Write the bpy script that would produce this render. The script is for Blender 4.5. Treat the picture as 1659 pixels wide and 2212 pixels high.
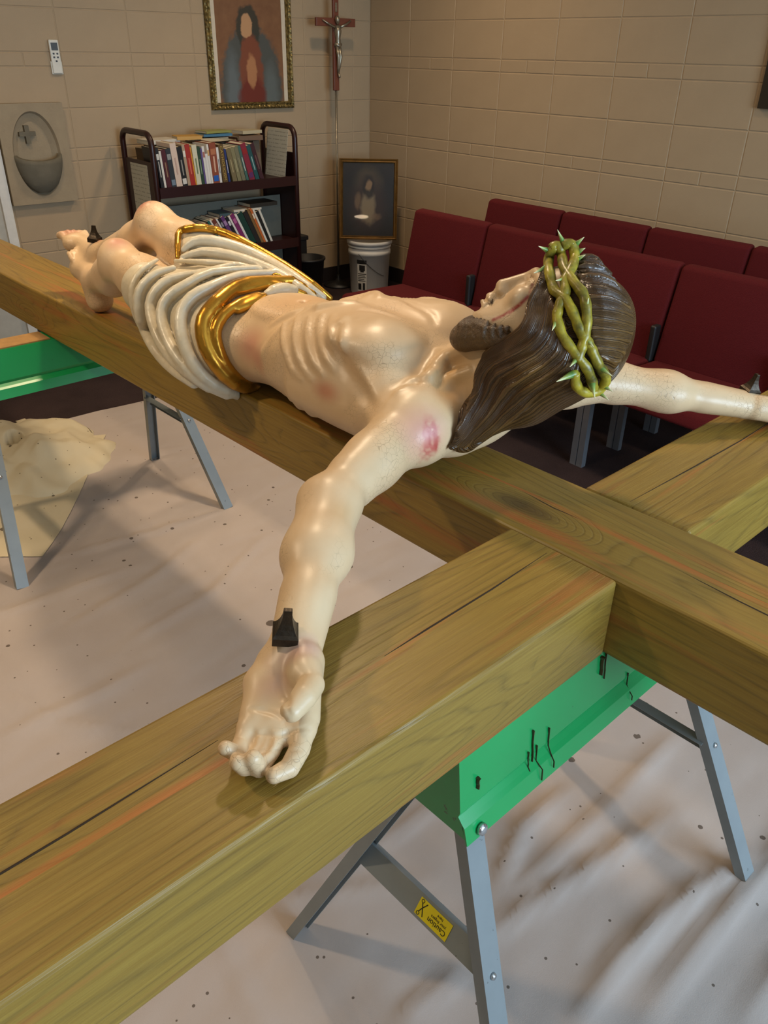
import bpy, bmesh, math, random
import numpy as np
from mathutils import Vector, Matrix, Euler
random.seed(7); np.random.seed(7)
for o in list(bpy.data.objects): bpy.data.objects.remove(o)
SC = bpy.context.scene; COL = SC.collection
R_ = math.radians

# ---------------------------------------------------------------- camera, world, light, exposure
cam_d = bpy.data.cameras.new('camera'); cam = bpy.data.objects.new('camera', cam_d); COL.objects.link(cam); SC.camera = cam
_yaw, _pit, _rol = .7584155, .5252372, .0183536
_fw = Vector((math.cos(_pit) * math.sin(_yaw), math.cos(_pit) * math.cos(_yaw), -math.sin(_pit)))
_r = _fw.cross(Vector((0, 0, 1))).normalized(); _u = _r.cross(_fw)
_r2 = _r * math.cos(_rol) + _u * math.sin(_rol); _u2 = _u * math.cos(_rol) - _r * math.sin(_rol)
cam.matrix_world = Matrix(((_r2.x, _u2.x, -_fw.x, -.936436), (_r2.y, _u2.y, -_fw.y, -.473858), (_r2.z, _u2.z, -_fw.z, 1.532905), (0, 0, 0, 1)))
cam_d.sensor_fit = 'VERTICAL'; cam_d.sensor_height = 36; cam_d.lens = 1724.22 * 36 / 2212; cam_d.clip_start = .02
SC.view_settings.view_transform = 'Standard'; SC.view_settings.look = 'None'; SC.view_settings.gamma = 1
SC.view_settings.use_curve_mapping = False
SC.view_settings.exposure = -0.35
wd = bpy.data.worlds.new('world'); SC.world = wd; wd.use_nodes = True
wd.node_tree.nodes['Background'].inputs[0].default_value = (.75, .85, 1, 1); wd.node_tree.nodes['Background'].inputs[1].default_value = .6

# room frame: wall axes are turned a little against the timber cross
PHI = -.0366245; CO = (3.350, 4.275)
WX = (math.cos(PHI), math.sin(PHI)); WY = (-math.sin(PHI), math.cos(PHI))
def wp(a, b, z=0): return (CO[0] + WX[0] * a + WY[0] * b, CO[1] + WX[1] * a + WY[1] * b, z)
CEIL = 2.75
ROOM_A, ROOM_B = -6.6, -7.4                                     # the far ends of the room, behind the camera
LAMPS = [((-1.1, -1.35), 17, 'nearest the room corner'), ((-3.0, -1.35), 9, 'above the stone font wall'), ((-2.7, -2.9), 24, 'above the carved figure'), ((-4.7, -2.8), 28, 'above the near end of the cross arm'), ((-1.0, -3.7), 5, 'above the red chairs'), ((-5.332, -5.630), 6, 'behind the camera')]
def light(name, kind, loc, energy, color, size, rot=(0, 0, 0), size_y=None, shape=None, spread=None):
    l = bpy.data.lights.new(name, kind); o = bpy.data.objects.new(name, l); COL.objects.link(o)
    l.energy = energy; l.color = color; o.location = loc; o.rotation_euler = rot
    if kind == 'AREA':
        l.shape = shape or 'RECTANGLE'; l.size = size
        if size_y: l.size_y = size_y
        if spread: l.spread = spread
    else: l.shadow_soft_size = size
    return o
WARM = (1, .76, .50); COOL = (.58, .79, 1)
for (a, b), e, _w in LAMPS: light('downlight_lamp', 'AREA', wp(a, b, CEIL - .035), e, WARM, .20, shape='DISK', spread=R_(135))
# daylight through the window in the wall behind the camera
light('window_daylight', 'AREA', wp(-2.6, ROOM_B + .12, 1.45), 215, COOL, 2.2, (R_(90), 0, PHI), 1.5)

# ---------------------------------------------------------------- helpers
def lin(h):
    if isinstance(h, str):
        h = h.lstrip('#'); c = [int(h[i:i + 2], 16) / 255 for i in (0, 2, 4)]
    else: c = h
    return tuple(v / 12.92 if v <= .04045 else ((v + .055) / 1.055) ** 2.4 for v in c)
class NT:
    """tiny node-tree writer"""
    def __init__(s, name, rough=.6, metal=0., spec=.5):
        s.m = bpy.data.materials.new(name); s.m.use_nodes = True; s.t = s.m.node_tree; s.b = s.t.nodes['Principled BSDF']
        s.b.inputs['Roughness'].default_value = rough; s.b.inputs['Metallic'].default_value = metal; s.b.inputs['Specular IOR Level'].default_value = spec
    def n(s, kind, ins=None, **kw):
        nd = s.t.nodes.new(kind)
        for k, v in kw.items(): setattr(nd, k, v)
        for k, v in (ins or {}).items():
            if isinstance(v, bpy.types.NodeSocket): s.t.links.new(v, nd.inputs[k])
            else: nd.inputs[k].default_value = v
        return nd
    def obj(s, scale=(1, 1, 1), rot=(0, 0, 0), loc=(0, 0, 0), kind='Object'):
        tc = s.n('ShaderNodeTexCoord')
        return s.n('ShaderNodeMapping', {'Vector': tc.outputs[kind], 'Scale': scale, 'Rotation': rot, 'Location': loc}).outputs[0]
    def noise(s, vec, scale=5., detail=3., rough=.55, dist=0.):
        return s.n('ShaderNodeTexNoise', {'Vector': vec, 'Scale': scale, 'Detail': detail, 'Roughness': rough, 'Distortion': dist}).outputs[0]
    def ramp(s, fac, stops, interp='LINEAR'):
        nd = s.n('ShaderNodeValToRGB', {'Fac': fac}); cr = nd.color_ramp; cr.interpolation = interp
        while len(cr.elements) < len(stops): cr.elements.new(.5)
        for e, (p_, c) in zip(cr.elements, stops):
            e.position = p_; e.color = (*c, 1) if len(c) == 3 else c
        return nd.outputs[0]
    def math(s, op, a, b=0., c=None, clamp=False):
        d = {0: a, 1: b}
        if c is not None: d[2] = c
        return s.n('ShaderNodeMath', d, operation=op, use_clamp=clamp).outputs[0]
    def mix(s, fac, a, b, blend='MIX'):
        f = lambda v: (*v, 1) if isinstance(v, tuple) and len(v) == 3 else v
        return s.n('ShaderNodeMix', {0: fac, 6: f(a), 7: f(b)}, data_type='RGBA', blend_type=blend).outputs[2]
    def sep(s, vec): return s.n('ShaderNodeSeparateXYZ', {0: vec}).outputs
    def color(s, c):
        if isinstance(c, bpy.types.NodeSocket): s.t.links.new(c, s.b.inputs['Base Color'])
        else: s.b.inputs['Base Color'].default_value = (*c, 1)
        return s
    def rough(s, v): s.t.links.new(v, s.b.inputs['Roughness']); return s
    def bump(s, h, strength=.3, dist=.01):
        nd = s.n('ShaderNodeBump', {'Height': h, 'Strength': strength, 'Distance': dist}); s.t.links.new(nd.outputs[0], s.b.inputs['Normal']); return s
def plain(name, c, rough=.6, metal=0., var=.12, scale=30., spec=.5, bump=0.):
    m = NT(name, rough, metal, spec); c = lin(c); v = m.obj()
    nz = m.noise(v, scale, 3)
    m.color(m.mix(nz, tuple(x * (1 - var) for x in c), tuple(min(1, x * (1 + var)) for x in c)))
    if bump: m.bump(nz, bump, .004)
    return m.m

def add_box(bm, x0, x1, y0, y1, z0, z1):
    vs = [bm.verts.new((x, y, z)) for x in (x0, x1) for y in (y0, y1) for z in (z0, z1)]
    for f in ((0, 1, 3, 2), (4, 6, 7, 5), (0, 4, 5, 1), (2, 3, 7, 6), (0, 2, 6, 4), (1, 5, 7, 3)): bm.faces.new([vs[i] for i in f])
    return vs
def rbox(x0, x1, y0, y1, z0, z1, r=.01, seg=3):
    bm = bmesh.new(); add_box(bm, x0, x1, y0, y1, z0, z1)
    bmesh.ops.bevel(bm, geom=bm.edges[:], offset=r, segments=seg, profile=.5, affect='EDGES'); return bm
def add_sweep(bm, prof, A, B, xd, yd=None, caps=True):
    """extrude a 2-d outline from A to B"""
    A = Vector(A); B = Vector(B); t = (B - A).normalized(); xd = Vector(xd); xd = (xd - t * xd.dot(t)).normalized(); yd = t.cross(xd)
    rows = [[bm.verts.new(Q + xd * px + yd * py) for px, py in prof] for Q in (A, B)]
    n = len(prof)
    for i in range(n): bm.faces.new([rows[0][i], rows[0][(i + 1) % n], rows[1][(i + 1) % n], rows[1][i]])
    if caps:
        bm.faces.new(rows[0][::-1]); bm.faces.new(rows[1])
def add_tube(bm, pts, rad, n=10, closed=False, caps=True, flat=1.):
    pts = [Vector(p_) for p_ in pts]; N = len(pts)
    rad = rad if hasattr(rad, '__len__') else [rad] * N
    rows = []; up = None
    for i, p_ in enumerate(pts):
        a = pts[i - 1] if (i > 0 or closed) else p_; b = pts[(i + 1) % N] if (i < N - 1 or closed) else p_
        t = (b - a).normalized()
        if up is None:
            up = Vector((0, 0, 1)) if abs(t.z) < .9 else Vector((1, 0, 0))
        up = (up - t * up.dot(t)).normalized(); s_ = t.cross(up)
        rows.append([bm.verts.new(p_ + (up * math.cos(q) * flat + s_ * math.sin(q)) * rad[i]) for q in [2 * math.pi * k / n for k in range(n)]])
    M = N if closed else N - 1
    for i in range(M):
        a, b = rows[i], rows[(i + 1) % N]
        for k in range(n): bm.faces.new([a[k], a[(k + 1) % n], b[(k + 1) % n], b[k]])
    if caps and not closed:
        bm.faces.new(rows[0][::-1]); bm.faces.new(rows[-1])
def add_lathe(bm, prof, n=32, center=(0, 0), caps=True):
    rows = []
    for r, z in prof: rows.append([bm.verts.new((center[0] + r * math.cos(2 * math.pi * k / n), center[1] + r * math.sin(2 * math.pi * k / n), z)) for k in range(n)])
    for a, b in zip(rows, rows[1:]):
        for k in range(n): bm.faces.new([a[k], a[(k + 1) % n], b[(k + 1) % n], b[k]])
    if caps: bm.faces.new(rows[0][::-1]); bm.faces.new(rows[-1])
def add_poly(bm, pts, depth):
    """outline in x-z, thickness along +y"""
    a = [bm.verts.new((x, 0, z)) for x, z in pts]; b = [bm.verts.new((x, depth, z)) for x, z in pts]; n = len(pts)
    bm.faces.new(a); bm.faces.new(b[::-1])
    for i in range(n): bm.faces.new([a[i], b[i], b[(i + 1) % n], a[(i + 1) % n]])
def mesh_of(name, bm, smooth=False):
    bmesh.ops.recalc_face_normals(bm, faces=bm.faces[:])
    me = bpy.data.meshes.new(name); bm.to_mesh(me); bm.free()
    if smooth: me.polygons.foreach_set('use_smooth', [True] * len(me.polygons))
    return me
def obj(name, me, m=None, parent=None, smooth=False, loc=None, rot=None):
    if isinstance(me, bmesh.types.BMesh): me = mesh_of(name, me, smooth)
    if m is not None and not me.materials: me.materials.append(m)
    o = bpy.data.objects.new(name, me); COL.objects.link(o)
    if parent is not None: o.parent = parent
    if loc is not None: o.location = loc
    if rot is not None: o.rotation_euler = rot
    return o
def fast_mesh(name, V, Q, smooth=True):
    me = bpy.data.meshes.new(name); V = np.asarray(V, np.float32); Q = np.asarray(Q, np.int32); k = Q.shape[1]
    me.vertices.add(len(V)); me.vertices.foreach_set('co', V.ravel())
    me.loops.add(Q.size); me.loops.foreach_set('vertex_index', Q.ravel())
    me.polygons.add(len(Q)); me.polygons.foreach_set('loop_start', np.arange(0, Q.size, k, dtype=np.int32))
    me.update(calc_edges=True); me.polygons.foreach_set('use_smooth', np.full(len(Q), smooth)); me.validate()
    return me
def tag(o, label, cat, group=None):
    o['label'] = label; o['category'] = cat
    if group: o['group'] = group
    return o
def thing(name, label, cat, loc=(0, 0, 0), rot=(0, 0, 0), group=None):
    o = bpy.data.objects.new(name, None); COL.objects.link(o); o.empty_display_size = .1
    o.location = loc; o.rotation_euler = rot; return tag(o, label, cat, group)
def struct(o): o['kind'] = 'structure'; return o
def text_mesh(name, s, size, depth=.0002, align='CENTER'):
    c = bpy.data.curves.new(name, 'FONT'); c.body = s; c.size = size; c.align_x = align; c.align_y = 'CENTER'; c.extrude = depth
    t = bpy.data.objects.new(name, c); COL.objects.link(t)
    dg = bpy.context.evaluated_depsgraph_get(); me = bpy.data.meshes.new_from_object(t.evaluated_get(dg))
    bpy.data.objects.remove(t); return me
# ---------------------------------------------------------------- sculpting kit (signed distances -> mesh)
class Field:
    """distance field on a regular lattice (or on a list of points)"""
    def __init__(s, lo=None, hi=None, res=None, pts=None):
        if pts is not None:
            s.grid = False; s.P = np.asarray(pts, float); s.d = np.full(len(s.P), .5); return
        s.grid = True; s.lo = np.array(lo, float); s.res = res
        n = np.ceil((np.array(hi) - s.lo) / res).astype(int) + 1
        s.ax = [s.lo[i] + res * np.arange(n[i]) for i in range(3)]
        s.d = np.full(n, .5, np.float32)
    def local(s, lo, hi):
        if not s.grid: return slice(None), s.P[:, 0], s.P[:, 1], s.P[:, 2]
        sl = []
        for i in range(3):
            a = int(np.clip(np.floor((lo[i] - s.lo[i]) / s.res), 0, s.d.shape[i]))
            b = int(np.clip(np.ceil((hi[i] - s.lo[i]) / s.res) + 1, 0, s.d.shape[i]))
            if b <= a: return None, 0, 0, 0
            sl.append(slice(a, b))
        return (tuple(sl), s.ax[0][sl[0]][:, None, None].astype(np.float32), s.ax[1][sl[1]][None, :, None].astype(np.float32),
                s.ax[2][sl[2]][None, None, :].astype(np.float32))
    def mix(s, sl, b, k, op):
        a = s.d[sl]
        if op == 'add':
            if k <= 0: s.d[sl] = np.minimum(a, b)
            else:
                h = np.maximum(k - np.abs(a - b), 0) / k
                s.d[sl] = np.minimum(a, b) - h * h * k * .25
        elif op == 'cut':
            b = -b
            if k <= 0: s.d[sl] = np.maximum(a, b)
            else:
                h = np.maximum(k - np.abs(a - b), 0) / k
                s.d[sl] = np.maximum(a, b) + h * h * k * .25
    def cap(s, a, b, ra, rb=None, k=.02, op='add', flat=None):
        """tapered capsule; flat=(direction, ratio) squashes it along a direction"""
        a = np.array(a, float); b = np.array(b, float); rb = ra if rb is None else rb
        m = max(ra, rb) + max(k, .01) + .01
        sl, X, Y, Z = s.local(np.minimum(a, b) - m, np.maximum(a, b) + m)
        if sl is None: return
        v = b - a; L2 = max(v @ v, 1e-12)
        qx, qy, qz = X - a[0], Y - a[1], Z - a[2]
        t = np.clip((qx * v[0] + qy * v[1] + qz * v[2]) / L2, 0, 1)
        qx = qx - t * v[0]; qy = qy - t * v[1]; qz = qz - t * v[2]
        r = ra + (rb - ra) * t
        if flat is not None:
            n, q = flat; n = np.array(n, float); n /= np.linalg.norm(n)
            w = (qx * n[0] + qy * n[1] + qz * n[2]) * (1 / q - 1)
            qx = qx + w * n[0]; qy = qy + w * n[1]; qz = qz + w * n[2]
            dd = (np.sqrt(qx * qx + qy * qy + qz * qz) - r) * (q if q < 1 else 1)
        else: dd = np.sqrt(qx * qx + qy * qy + qz * qz) - r
        s.mix(sl, dd, k, op)
    def chain(s, pts, rs, k=.02, op='add'):
        """a limb of several tapered capsules, blended into the field once"""
        if not hasattr(rs, '__len__'): rs = [rs] * len(pts)
        P = np.array(pts, float); m = max(rs) + max(k, .01) + .01
        sl, X, Y, Z = s.local(P.min(0) - m, P.max(0) + m)
        if sl is None: return
        best = None
        for i in range(len(P) - 1):
            a, v = P[i], P[i + 1] - P[i]; L2 = max(v @ v, 1e-12)
            qx, qy, qz = X - a[0], Y - a[1], Z - a[2]
            t = np.clip((qx * v[0] + qy * v[1] + qz * v[2]) / L2, 0, 1)
            dd = np.sqrt((qx - t * v[0]) ** 2 + (qy - t * v[1]) ** 2 + (qz - t * v[2]) ** 2) - (rs[i] + (rs[i + 1] - rs[i]) * t)
            best = dd if best is None else np.minimum(best, dd)
        s.mix(sl, best, k, op)
    def ell(s, c, r, M=None, k=.02, op='add'):
        """ellipsoid; M rows = local axes"""
        c = np.array(c, float); r = np.array(r, float)
        m = r.max() + max(k, .01) + .01
        if M is None: m = r + max(k, .01) + .01
        sl, X, Y, Z = s.local(c - m, c + m)
        if sl is None: return
        q = [X - c[0], Y - c[1], Z - c[2]]
        if M is not None:
            M = np.array(M, float); q = [q[0] * M[i][0] + q[1] * M[i][1] + q[2] * M[i][2] for i in range(3)]
        k0 = np.sqrt((q[0] / r[0]) ** 2 + (q[1] / r[1]) ** 2 + (q[2] / r[2]) ** 2)
        k1 = np.sqrt((q[0] / r[0] ** 2) ** 2 + (q[1] / r[1] ** 2) ** 2 + (q[2] / r[2] ** 2) ** 2) + 1e-9
        s.mix(sl, k0 * (k0 - 1) / k1, k, op)
    def loft(s, ys, xs, zs, aw, hw, k=.02, e=2.2):
        """stack of super-ellipses along y"""
        m = max(aw) + .05
        sl, X, Y, Z = s.local((min(xs) - m, ys[0] - .08, min(zs) - max(hw) - .05), (max(xs) + m, ys[-1] + .08, max(zs) + max(hw) + .05))
        if sl is None: return
        Yc = np.clip(Y, ys[0], ys[-1])
        f = lambda v: smooth_interp(Yc, ys, v)
        xc, zc, a, h = f(xs), f(zs), f(aw), f(hw)
        g = (np.abs((X - xc) / a) ** e + np.abs((Z - zc) / h) ** e) ** (1 / e)
        dd = (g - 1) * np.minimum(a, h)
        over = np.abs(Y - Yc)
        dd = np.where(over > 0, np.sqrt(np.maximum(dd + .03, 0) ** 2 + over ** 2) - .03, dd)
        s.mix(sl, dd, k, 'add')
    def mesh(s):
        return surface_nets(s.d, s.lo, s.res)

def smooth_interp(x, xs, ys):
    xs = np.array(xs, float); ys = np.array(ys, float)
    t = np.gradient(ys, xs)
    i = np.clip(np.searchsorted(xs, x) - 1, 0, len(xs) - 2)
    h = xs[i + 1] - xs[i]; u = (x - xs[i]) / h
    return ((2 * u ** 3 - 3 * u ** 2 + 1) * ys[i] + (u ** 3 - 2 * u ** 2 + u) * h * t[i] + (-2 * u ** 3 + 3 * u ** 2) * ys[i + 1] + (u ** 3 - u ** 2) * h * t[i + 1])

def surface_nets(d, lo, res):
    s = d < 0
    nx, ny, nz = d.shape
    c = np.zeros((nx - 1, ny - 1, nz - 1), np.int8)
    for i in (0, 1):
        for j in (0, 1):
            for k in (0, 1): c += s[i:nx - 1 + i, j:ny - 1 + j, k:nz - 1 + k]
    act = (c > 0) & (c < 8)
    I, J, K = np.nonzero(act)
    idx = np.full(act.shape, -1, np.int32); idx[I, J, K] = np.arange(len(I))
    pos = np.zeros((len(I), 3)); cnt = np.zeros(len(I))
    corners = [(a, b, e) for a in (0, 1) for b in (0, 1) for e in (0, 1)]
    for a in corners:
        for ax in range(3):
            if a[ax] == 1: continue
            b = list(a); b[ax] = 1
            d0 = d[I + a[0], J + a[1], K + a[2]]; d1 = d[I + b[0], J + b[1], K + b[2]]
            m = (d0 < 0) != (d1 < 0)
            t = d0[m] / (d0[m] - d1[m])
            pp = np.tile(np.array(a, float), (m.sum(), 1)); pp[:, ax] = t
            pos[m] += pp; cnt[m] += 1
    pos /= cnt[:, None]
    V = (np.stack([I, J, K], 1) + pos) * res + lo
    quads = []
    for ax in range(3):
        u, v = [(1, 2), (2, 0), (0, 1)][ax]
        sh = list(d.shape); lo_ = [0, 0, 0]; lo_[u] = 1; lo_[v] = 1
        hi = sh.copy(); hi[ax] -= 1; hi[u] -= 1; hi[v] -= 1
        A = s[lo_[0]:hi[0], lo_[1]:hi[1], lo_[2]:hi[2]]
        o = [0, 0, 0]; o[ax] = 1
        Bm = s[lo_[0] + o[0]:hi[0] + o[0], lo_[1] + o[1]:hi[1] + o[1], lo_[2] + o[2]:hi[2] + o[2]]
        i0, j0, k0 = np.nonzero(A != Bm)
        inside = A[i0, j0, k0]
        g = np.stack([i0 + lo_[0], j0 + lo_[1], k0 + lo_[2]], 1)
        def cell(du, dv):
            q = g.copy(); q[:, u] += du; q[:, v] += dv; return idx[q[:, 0], q[:, 1], q[:, 2]]
        q = np.stack([cell(-1, -1), cell(0, -1), cell(0, 0), cell(-1, 0)], 1)
        q[~inside] = q[~inside][:, ::-1]
        quads.append(q)
    Q = np.concatenate(quads)
    return V, Q[(Q >= 0).all(1)]
# ---------------------------------------------------------------- the carved figure
ZT = .8496                                                    # top of the timber cross
HU = np.array([.575, -.527, .626]); HF = np.array([-.189, .659, .728]); HR = np.array([-.796, -.537, .280])
HO = np.array([.168, .272, 1.144])
HM = np.array([HR, HU, HF])
def hp(r, u, f): return HO + HR * r + HU * u + HF * f

def body_torso(G):
    G.loft([.40, .47, .56, .65, .75, .83, .90, 1.00, 1.10],
           [.105] * 9, [.960, .972, .984, .988, .984, .970, .958, .952, .950],
           [.108, .158, .174, .174, .164, .146, .130, .142, .148],
           [.072, .096, .118, .124, .118, .100, .088, .092, .094], .02)
    for s in (-1, 1):
        X = lambda v: .105 + s * v
        # chest muscle, running out to the raised shoulder
        G.ell((X(.078), .575, 1.076), (.084, .098, .036), k=.018)
        G.cap((X(.088), .545, 1.060), (X(.155), .455, .990), .042, .036, .035)
        # side muscle below the armpit
        G.cap((X(.158), .50, .965), (X(.152), .70, .955), .034, .022, .04)
        # collar bone
        G.chain([(X(.018), .452, 1.060), (X(.07), .432, 1.052), (X(.125), .405, 1.022)], [.012, .011, .013], .02)
        # shoulder cap
        G.ell((X(.142), .415, .972), (.060, .066, .062), k=.022)
        G.cap((X(.05), .40, .965), (X(.13), .40, .968), .052, .052, .04)
        # rib arch and ribs
        G.chain([(X(.022), .705, 1.098), (X(.062), .745, 1.084), (X(.104), .805, 1.040), (X(.128), .845, .985)], [.011, .013, .014, .013], .012)
        for i in range(0):
            y = .690 + .034 * i
            G.chain([(X(.088), y - .010, 1.079 - .007 * i), (X(.126), y + .004, 1.044 - .007 * i), (X(.156 - .004 * i), y + .012, .990 - .004 * i)], [.0075, .009, .0085], .012)
        # serratus / lower side ribs
        for i in range(4):
            y = .640 + .042 * i
            G.cap((X(.166 - .004 * i * i), y, .965), (X(.155 - .004 * i * i), y + .028, .922), .009, .007, .016)
        # neck muscle from the breast bone to behind the ear
        G.cap((X(.016), .450, 1.062), hp(-s * .035, -.075, .000), .013, .017, .02)
    # breast bone groove, abdomen
    G.cap((.105, .49, 1.124), (.105, .70, 1.128), .012, .016, .03, 'cut')
    G.ell((.105, .455, 1.084), (.016, .016, .016), k=.02, op='cut')
    G.ell((.105, .81, 1.112), (.072, .080, .036), k=.03, op='cut')
    G.ell((.105, .925, 1.036), (.080, .080, .024), k=.04)
    G.ell((.105, .888, 1.066), (.010, .007, .012), k=.008, op='cut')
    for s in (-1, 1): G.ell((.105 + s * .098, .598, 1.105), (.006, .006, .004), k=.006)
    # neck
    G.chain([(.105, .42, .985), hp(0, -.10, -.03), hp(0, -.05, -.02)], [.068, .062, .060], .03)
    G.cap((.105, .455, 1.045), hp(0, -.105, .035), .020, .022, .025)

def body_relief(G):
    """carved ribs, chest borders and sinews"""
    for s in (0, 1):
        for pts, r, k in RELIEF:
            G.chain([(.21 - q[0], q[1], q[2]) if s else q for q in pts], taper(len(pts), r, .5, .5), k)
        for pts, r, k in RELIEF_CUT:
            G.chain([(.21 - q[0], q[1], q[2]) if s else q for q in pts], taper(len(pts), r, .4, .4), k, 'cut')

def taper(n, r, a=.55, b=.75): return [r * min(1, a + (1 - a) * i / max(1, n * .25), b + (1 - b) * (n - 1 - i) / max(1, n * .25)) for i in range(n)]
def body_legs(G):
    rh, lh = (.015, 1.05, .945), (.198, 1.05, .950)
    rk, lk = (.000, 1.520, 1.048), (.105, 1.500, 1.128)
    ra, la = (.048, 1.790, .940), (.100, 1.830, 1.000)
    G.cap(rh, (.005, 1.42, 1.025), .086, .058, .03); G.cap((.005, 1.42, 1.025), rk, .056, .050, .02)
    G.cap(lh, (.118, 1.40, 1.095), .086, .060, .03); G.cap((.118, 1.40, 1.095), lk, .056, .052, .02)
    G.ell((.000, 1.528, 1.070), (.036, .040, .034), k=.02); G.ell((.105, 1.510, 1.150), (.036, .042, .036), k=.02)
    for K, A in ((rk, ra), (lk, la)):
        K = np.array(K); A = np.array(A); m = K + (A - K) * .35 + np.array([0, -.006, -.016])
        G.cap(K, m, .046, .050, .025); G.cap(m, A, .050, .033, .025)
        G.cap(K + [0, .03, .01], A + [0, 0, .012], .020, .014, .02)
    # right foot: heel on the timber, sole turned away; left foot laid over it
    G.cap(ra, (.052, 1.795, .886), .035, .032, .02); G.cap((.052, 1.797, .888), (.066, 1.905, .962), .030, .026, .03); G.cap(ra, (.066, 1.900, .965), .030, .026, .03)
    G.cap((.048, 1.900, .955), (.090, 1.900, .960), .024, .022, .02)
    G.cap(la, (.098, 1.850, .985), .034, .030, .02); G.cap((.098, 1.840, .995), (.094, 1.985, 1.012), .032, .026, .03)
    G.cap((.072, 1.985, 1.012), (.112, 1.975, 1.010), .023, .019, .02)
    for (bx, by, bz), d, sgn in (((.090, 2.000, 1.016), (0, .93, .16), 1), ((.070, 1.915, .972), (0, .75, .60), -1)):
        d = np.array(d); d /= np.linalg.norm(d)
        for i in range(5):
            b0 = np.array([bx + sgn * (-.022 + .0150 * i), by - .004 * i, bz + (.003 if i == 0 else .012)])
            r = .0125 if i == 0 else .0088 - .0004 * i
            L = .046 if i == 0 else .040 - .004 * i
            G.chain([b0, b0 + d * L * .55 + [0, 0, .007], b0 + d * L], [r, r, r * .9], .007)

RS, RE, RWR = np.array([-.040, .412, .972]), np.array([-.277, .340, .945]), np.array([-.4905, .150, .896])
def body_right_arm(G):
    arm_mass(G, RS, RE, RWR)
def arm_mass(G, S, E, Wp):
    G.cap(S, S + (E - S) * .5, .053, .044, .03); G.cap(S + (E - S) * .5, E, .044, .038, .02)
    v = E - S; n = np.array([0, .35, .94])
    G.cap(S + v * .30 + n * .010, S + v * .72 + n * .010, .034, .030, .02)                       # biceps
    G.cap(S + v * .25 - n * .014, S + v * .75 - n * .010, .030, .026, .02)
    w = Wp - E; L = np.linalg.norm(w); side = np.cross(w / L, [0, 0, 1.]); side /= np.linalg.norm(side)
    G.ell(E + side * .017 + [0, 0, -.004], (.021, .021, .021), k=.02); G.ell(E - side * .018, (.020, .020, .020), k=.02)
    G.cap(E + side * .010 + w * .02, E + w * .42 + side * .012, .034, .036, .03)
    G.cap(E - side * .012 + w * .05, E + w * .40 - side * .012, .031, .032, .03)
    G.cap(E + w * .40, E + w * .95, .041, .0245, .03, flat=((0, 0, 1), .85))
    G.cap(E + w * .70, Wp + w * .06, .026, .0245, .03, flat=((0, 0, 1), .85))
    for q in (-.010, .004, .015):                                                                      # sinews
        G.cap(E + w * .55 + side * q + [0, 0, .022], Wp - w * .03 + side * q * .9 + [0, 0, .014], .0055, .005, .012)
LS, LE, LWR = np.array([.250, .412, .972]), np.array([.480, .345, .945]), np.array([.7005, .150, .896])
def body_left_arm(G): arm_mass(G, LS, LE, LWR)

def body_hand(G, mirror=False):
    def q(x, y, z):
        return (.21 - x if mirror else x, y, z)
    def ch(pts, rs, k=.006): G.chain([q(*a) for a in pts], rs, k)
    for a, b, ra, rb, k in HAND_PALM: G.cap(q(*a), q(*b), ra, rb, k)
    for pts, rs in HAND_FINGERS: ch(pts, rs)
    for pts, r, k in HAND_CUTS: G.chain([q(*a) for a in pts], taper(len(pts), r, .5, .5), k, 'cut')

def body_head(G):
    E = lambda c, r, k=.015, op='add': G.ell(hp(*c), r, HM, k, op)
    C = lambda a, b, ra, rb=None, k=.012, op='add': G.cap(hp(*a), hp(*b), ra, rb, k, op)
    E((0, .022, -.002), (.069, .076, .088))                          # skull
    E((0, -.035, .045), (.060, .075, .050), .02)                     # face
    C((0, -.098, .082), (0, -.085, .07), .022, .030, .02)            # chin
    for s in (-1, 1):
        C((s * .050, -.045, .02), (s * .020, -.095, .072), .018, .016, .02)   # jaw
        E((s * .036, -.030, .074), (.020, .018, .015), .012)                 # cheek bone
        C((s * .010, .012, .093), (s * .043, .010, .076), .008, .007, .012)  # brow
        E((s * .030, -.006, .092), (.015, .009, .012), .008, 'cut')          # socket
        E((s * .030, -.006, .0795), (.0125, .0105, .0105), .003)             # lidded eye
        C((s * .018, -.0085, .088), (s * .043, -.0075, .0795), .0022, .0018, .003)   # lower lid
        C((s * .018, -.003, .0905), (s * .043, -.004, .081), .0026, .002, .003)     # upper lid
        C((s * .018, -.0065, .0925), (s * .041, -.006, .0835), .0013, .001, .002, 'cut')
        E((s * .0105, -.050, .100), (.0075, .007, .009), .005)                # nostril wing
        E((s * .006, -.0560, .105), (.0022, .0022, .004), .002, 'cut')
        C((s * .012, -.073, .102), (0, -.0715, .1065), .0045, .0060, .005)         # upper lip
        C((s * .011, -.085, .099), (0, -.0855, .1045), .0050, .0066, .005)        # lower lip
        E((s * .071, -.020, .012), (.010, .028, .017), .006)                     # ear
        E((s * .079, -.018, .015), (.006, .016, .009), .004, 'cut')
    C((0, .006, .092), (0, -.043, .108), .0090, .0110, .010)                 # nose
    E((0, -.0450, .1085), (.0100, .0090, .0095), .006)
    C((0, -.058, .102), (0, -.066, .102), .008, .008, .008)
    C((0, -.0785, .111), (0, -.0785, .100), .0022, .002, .004, 'cut')
    C((.014, -.0785, .104), (-.014, -.0785, .104), .0018, .0018, .003, 'cut')
    E((0, -.096, .108), (.016, .006, .008), .008, 'cut')
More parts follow.
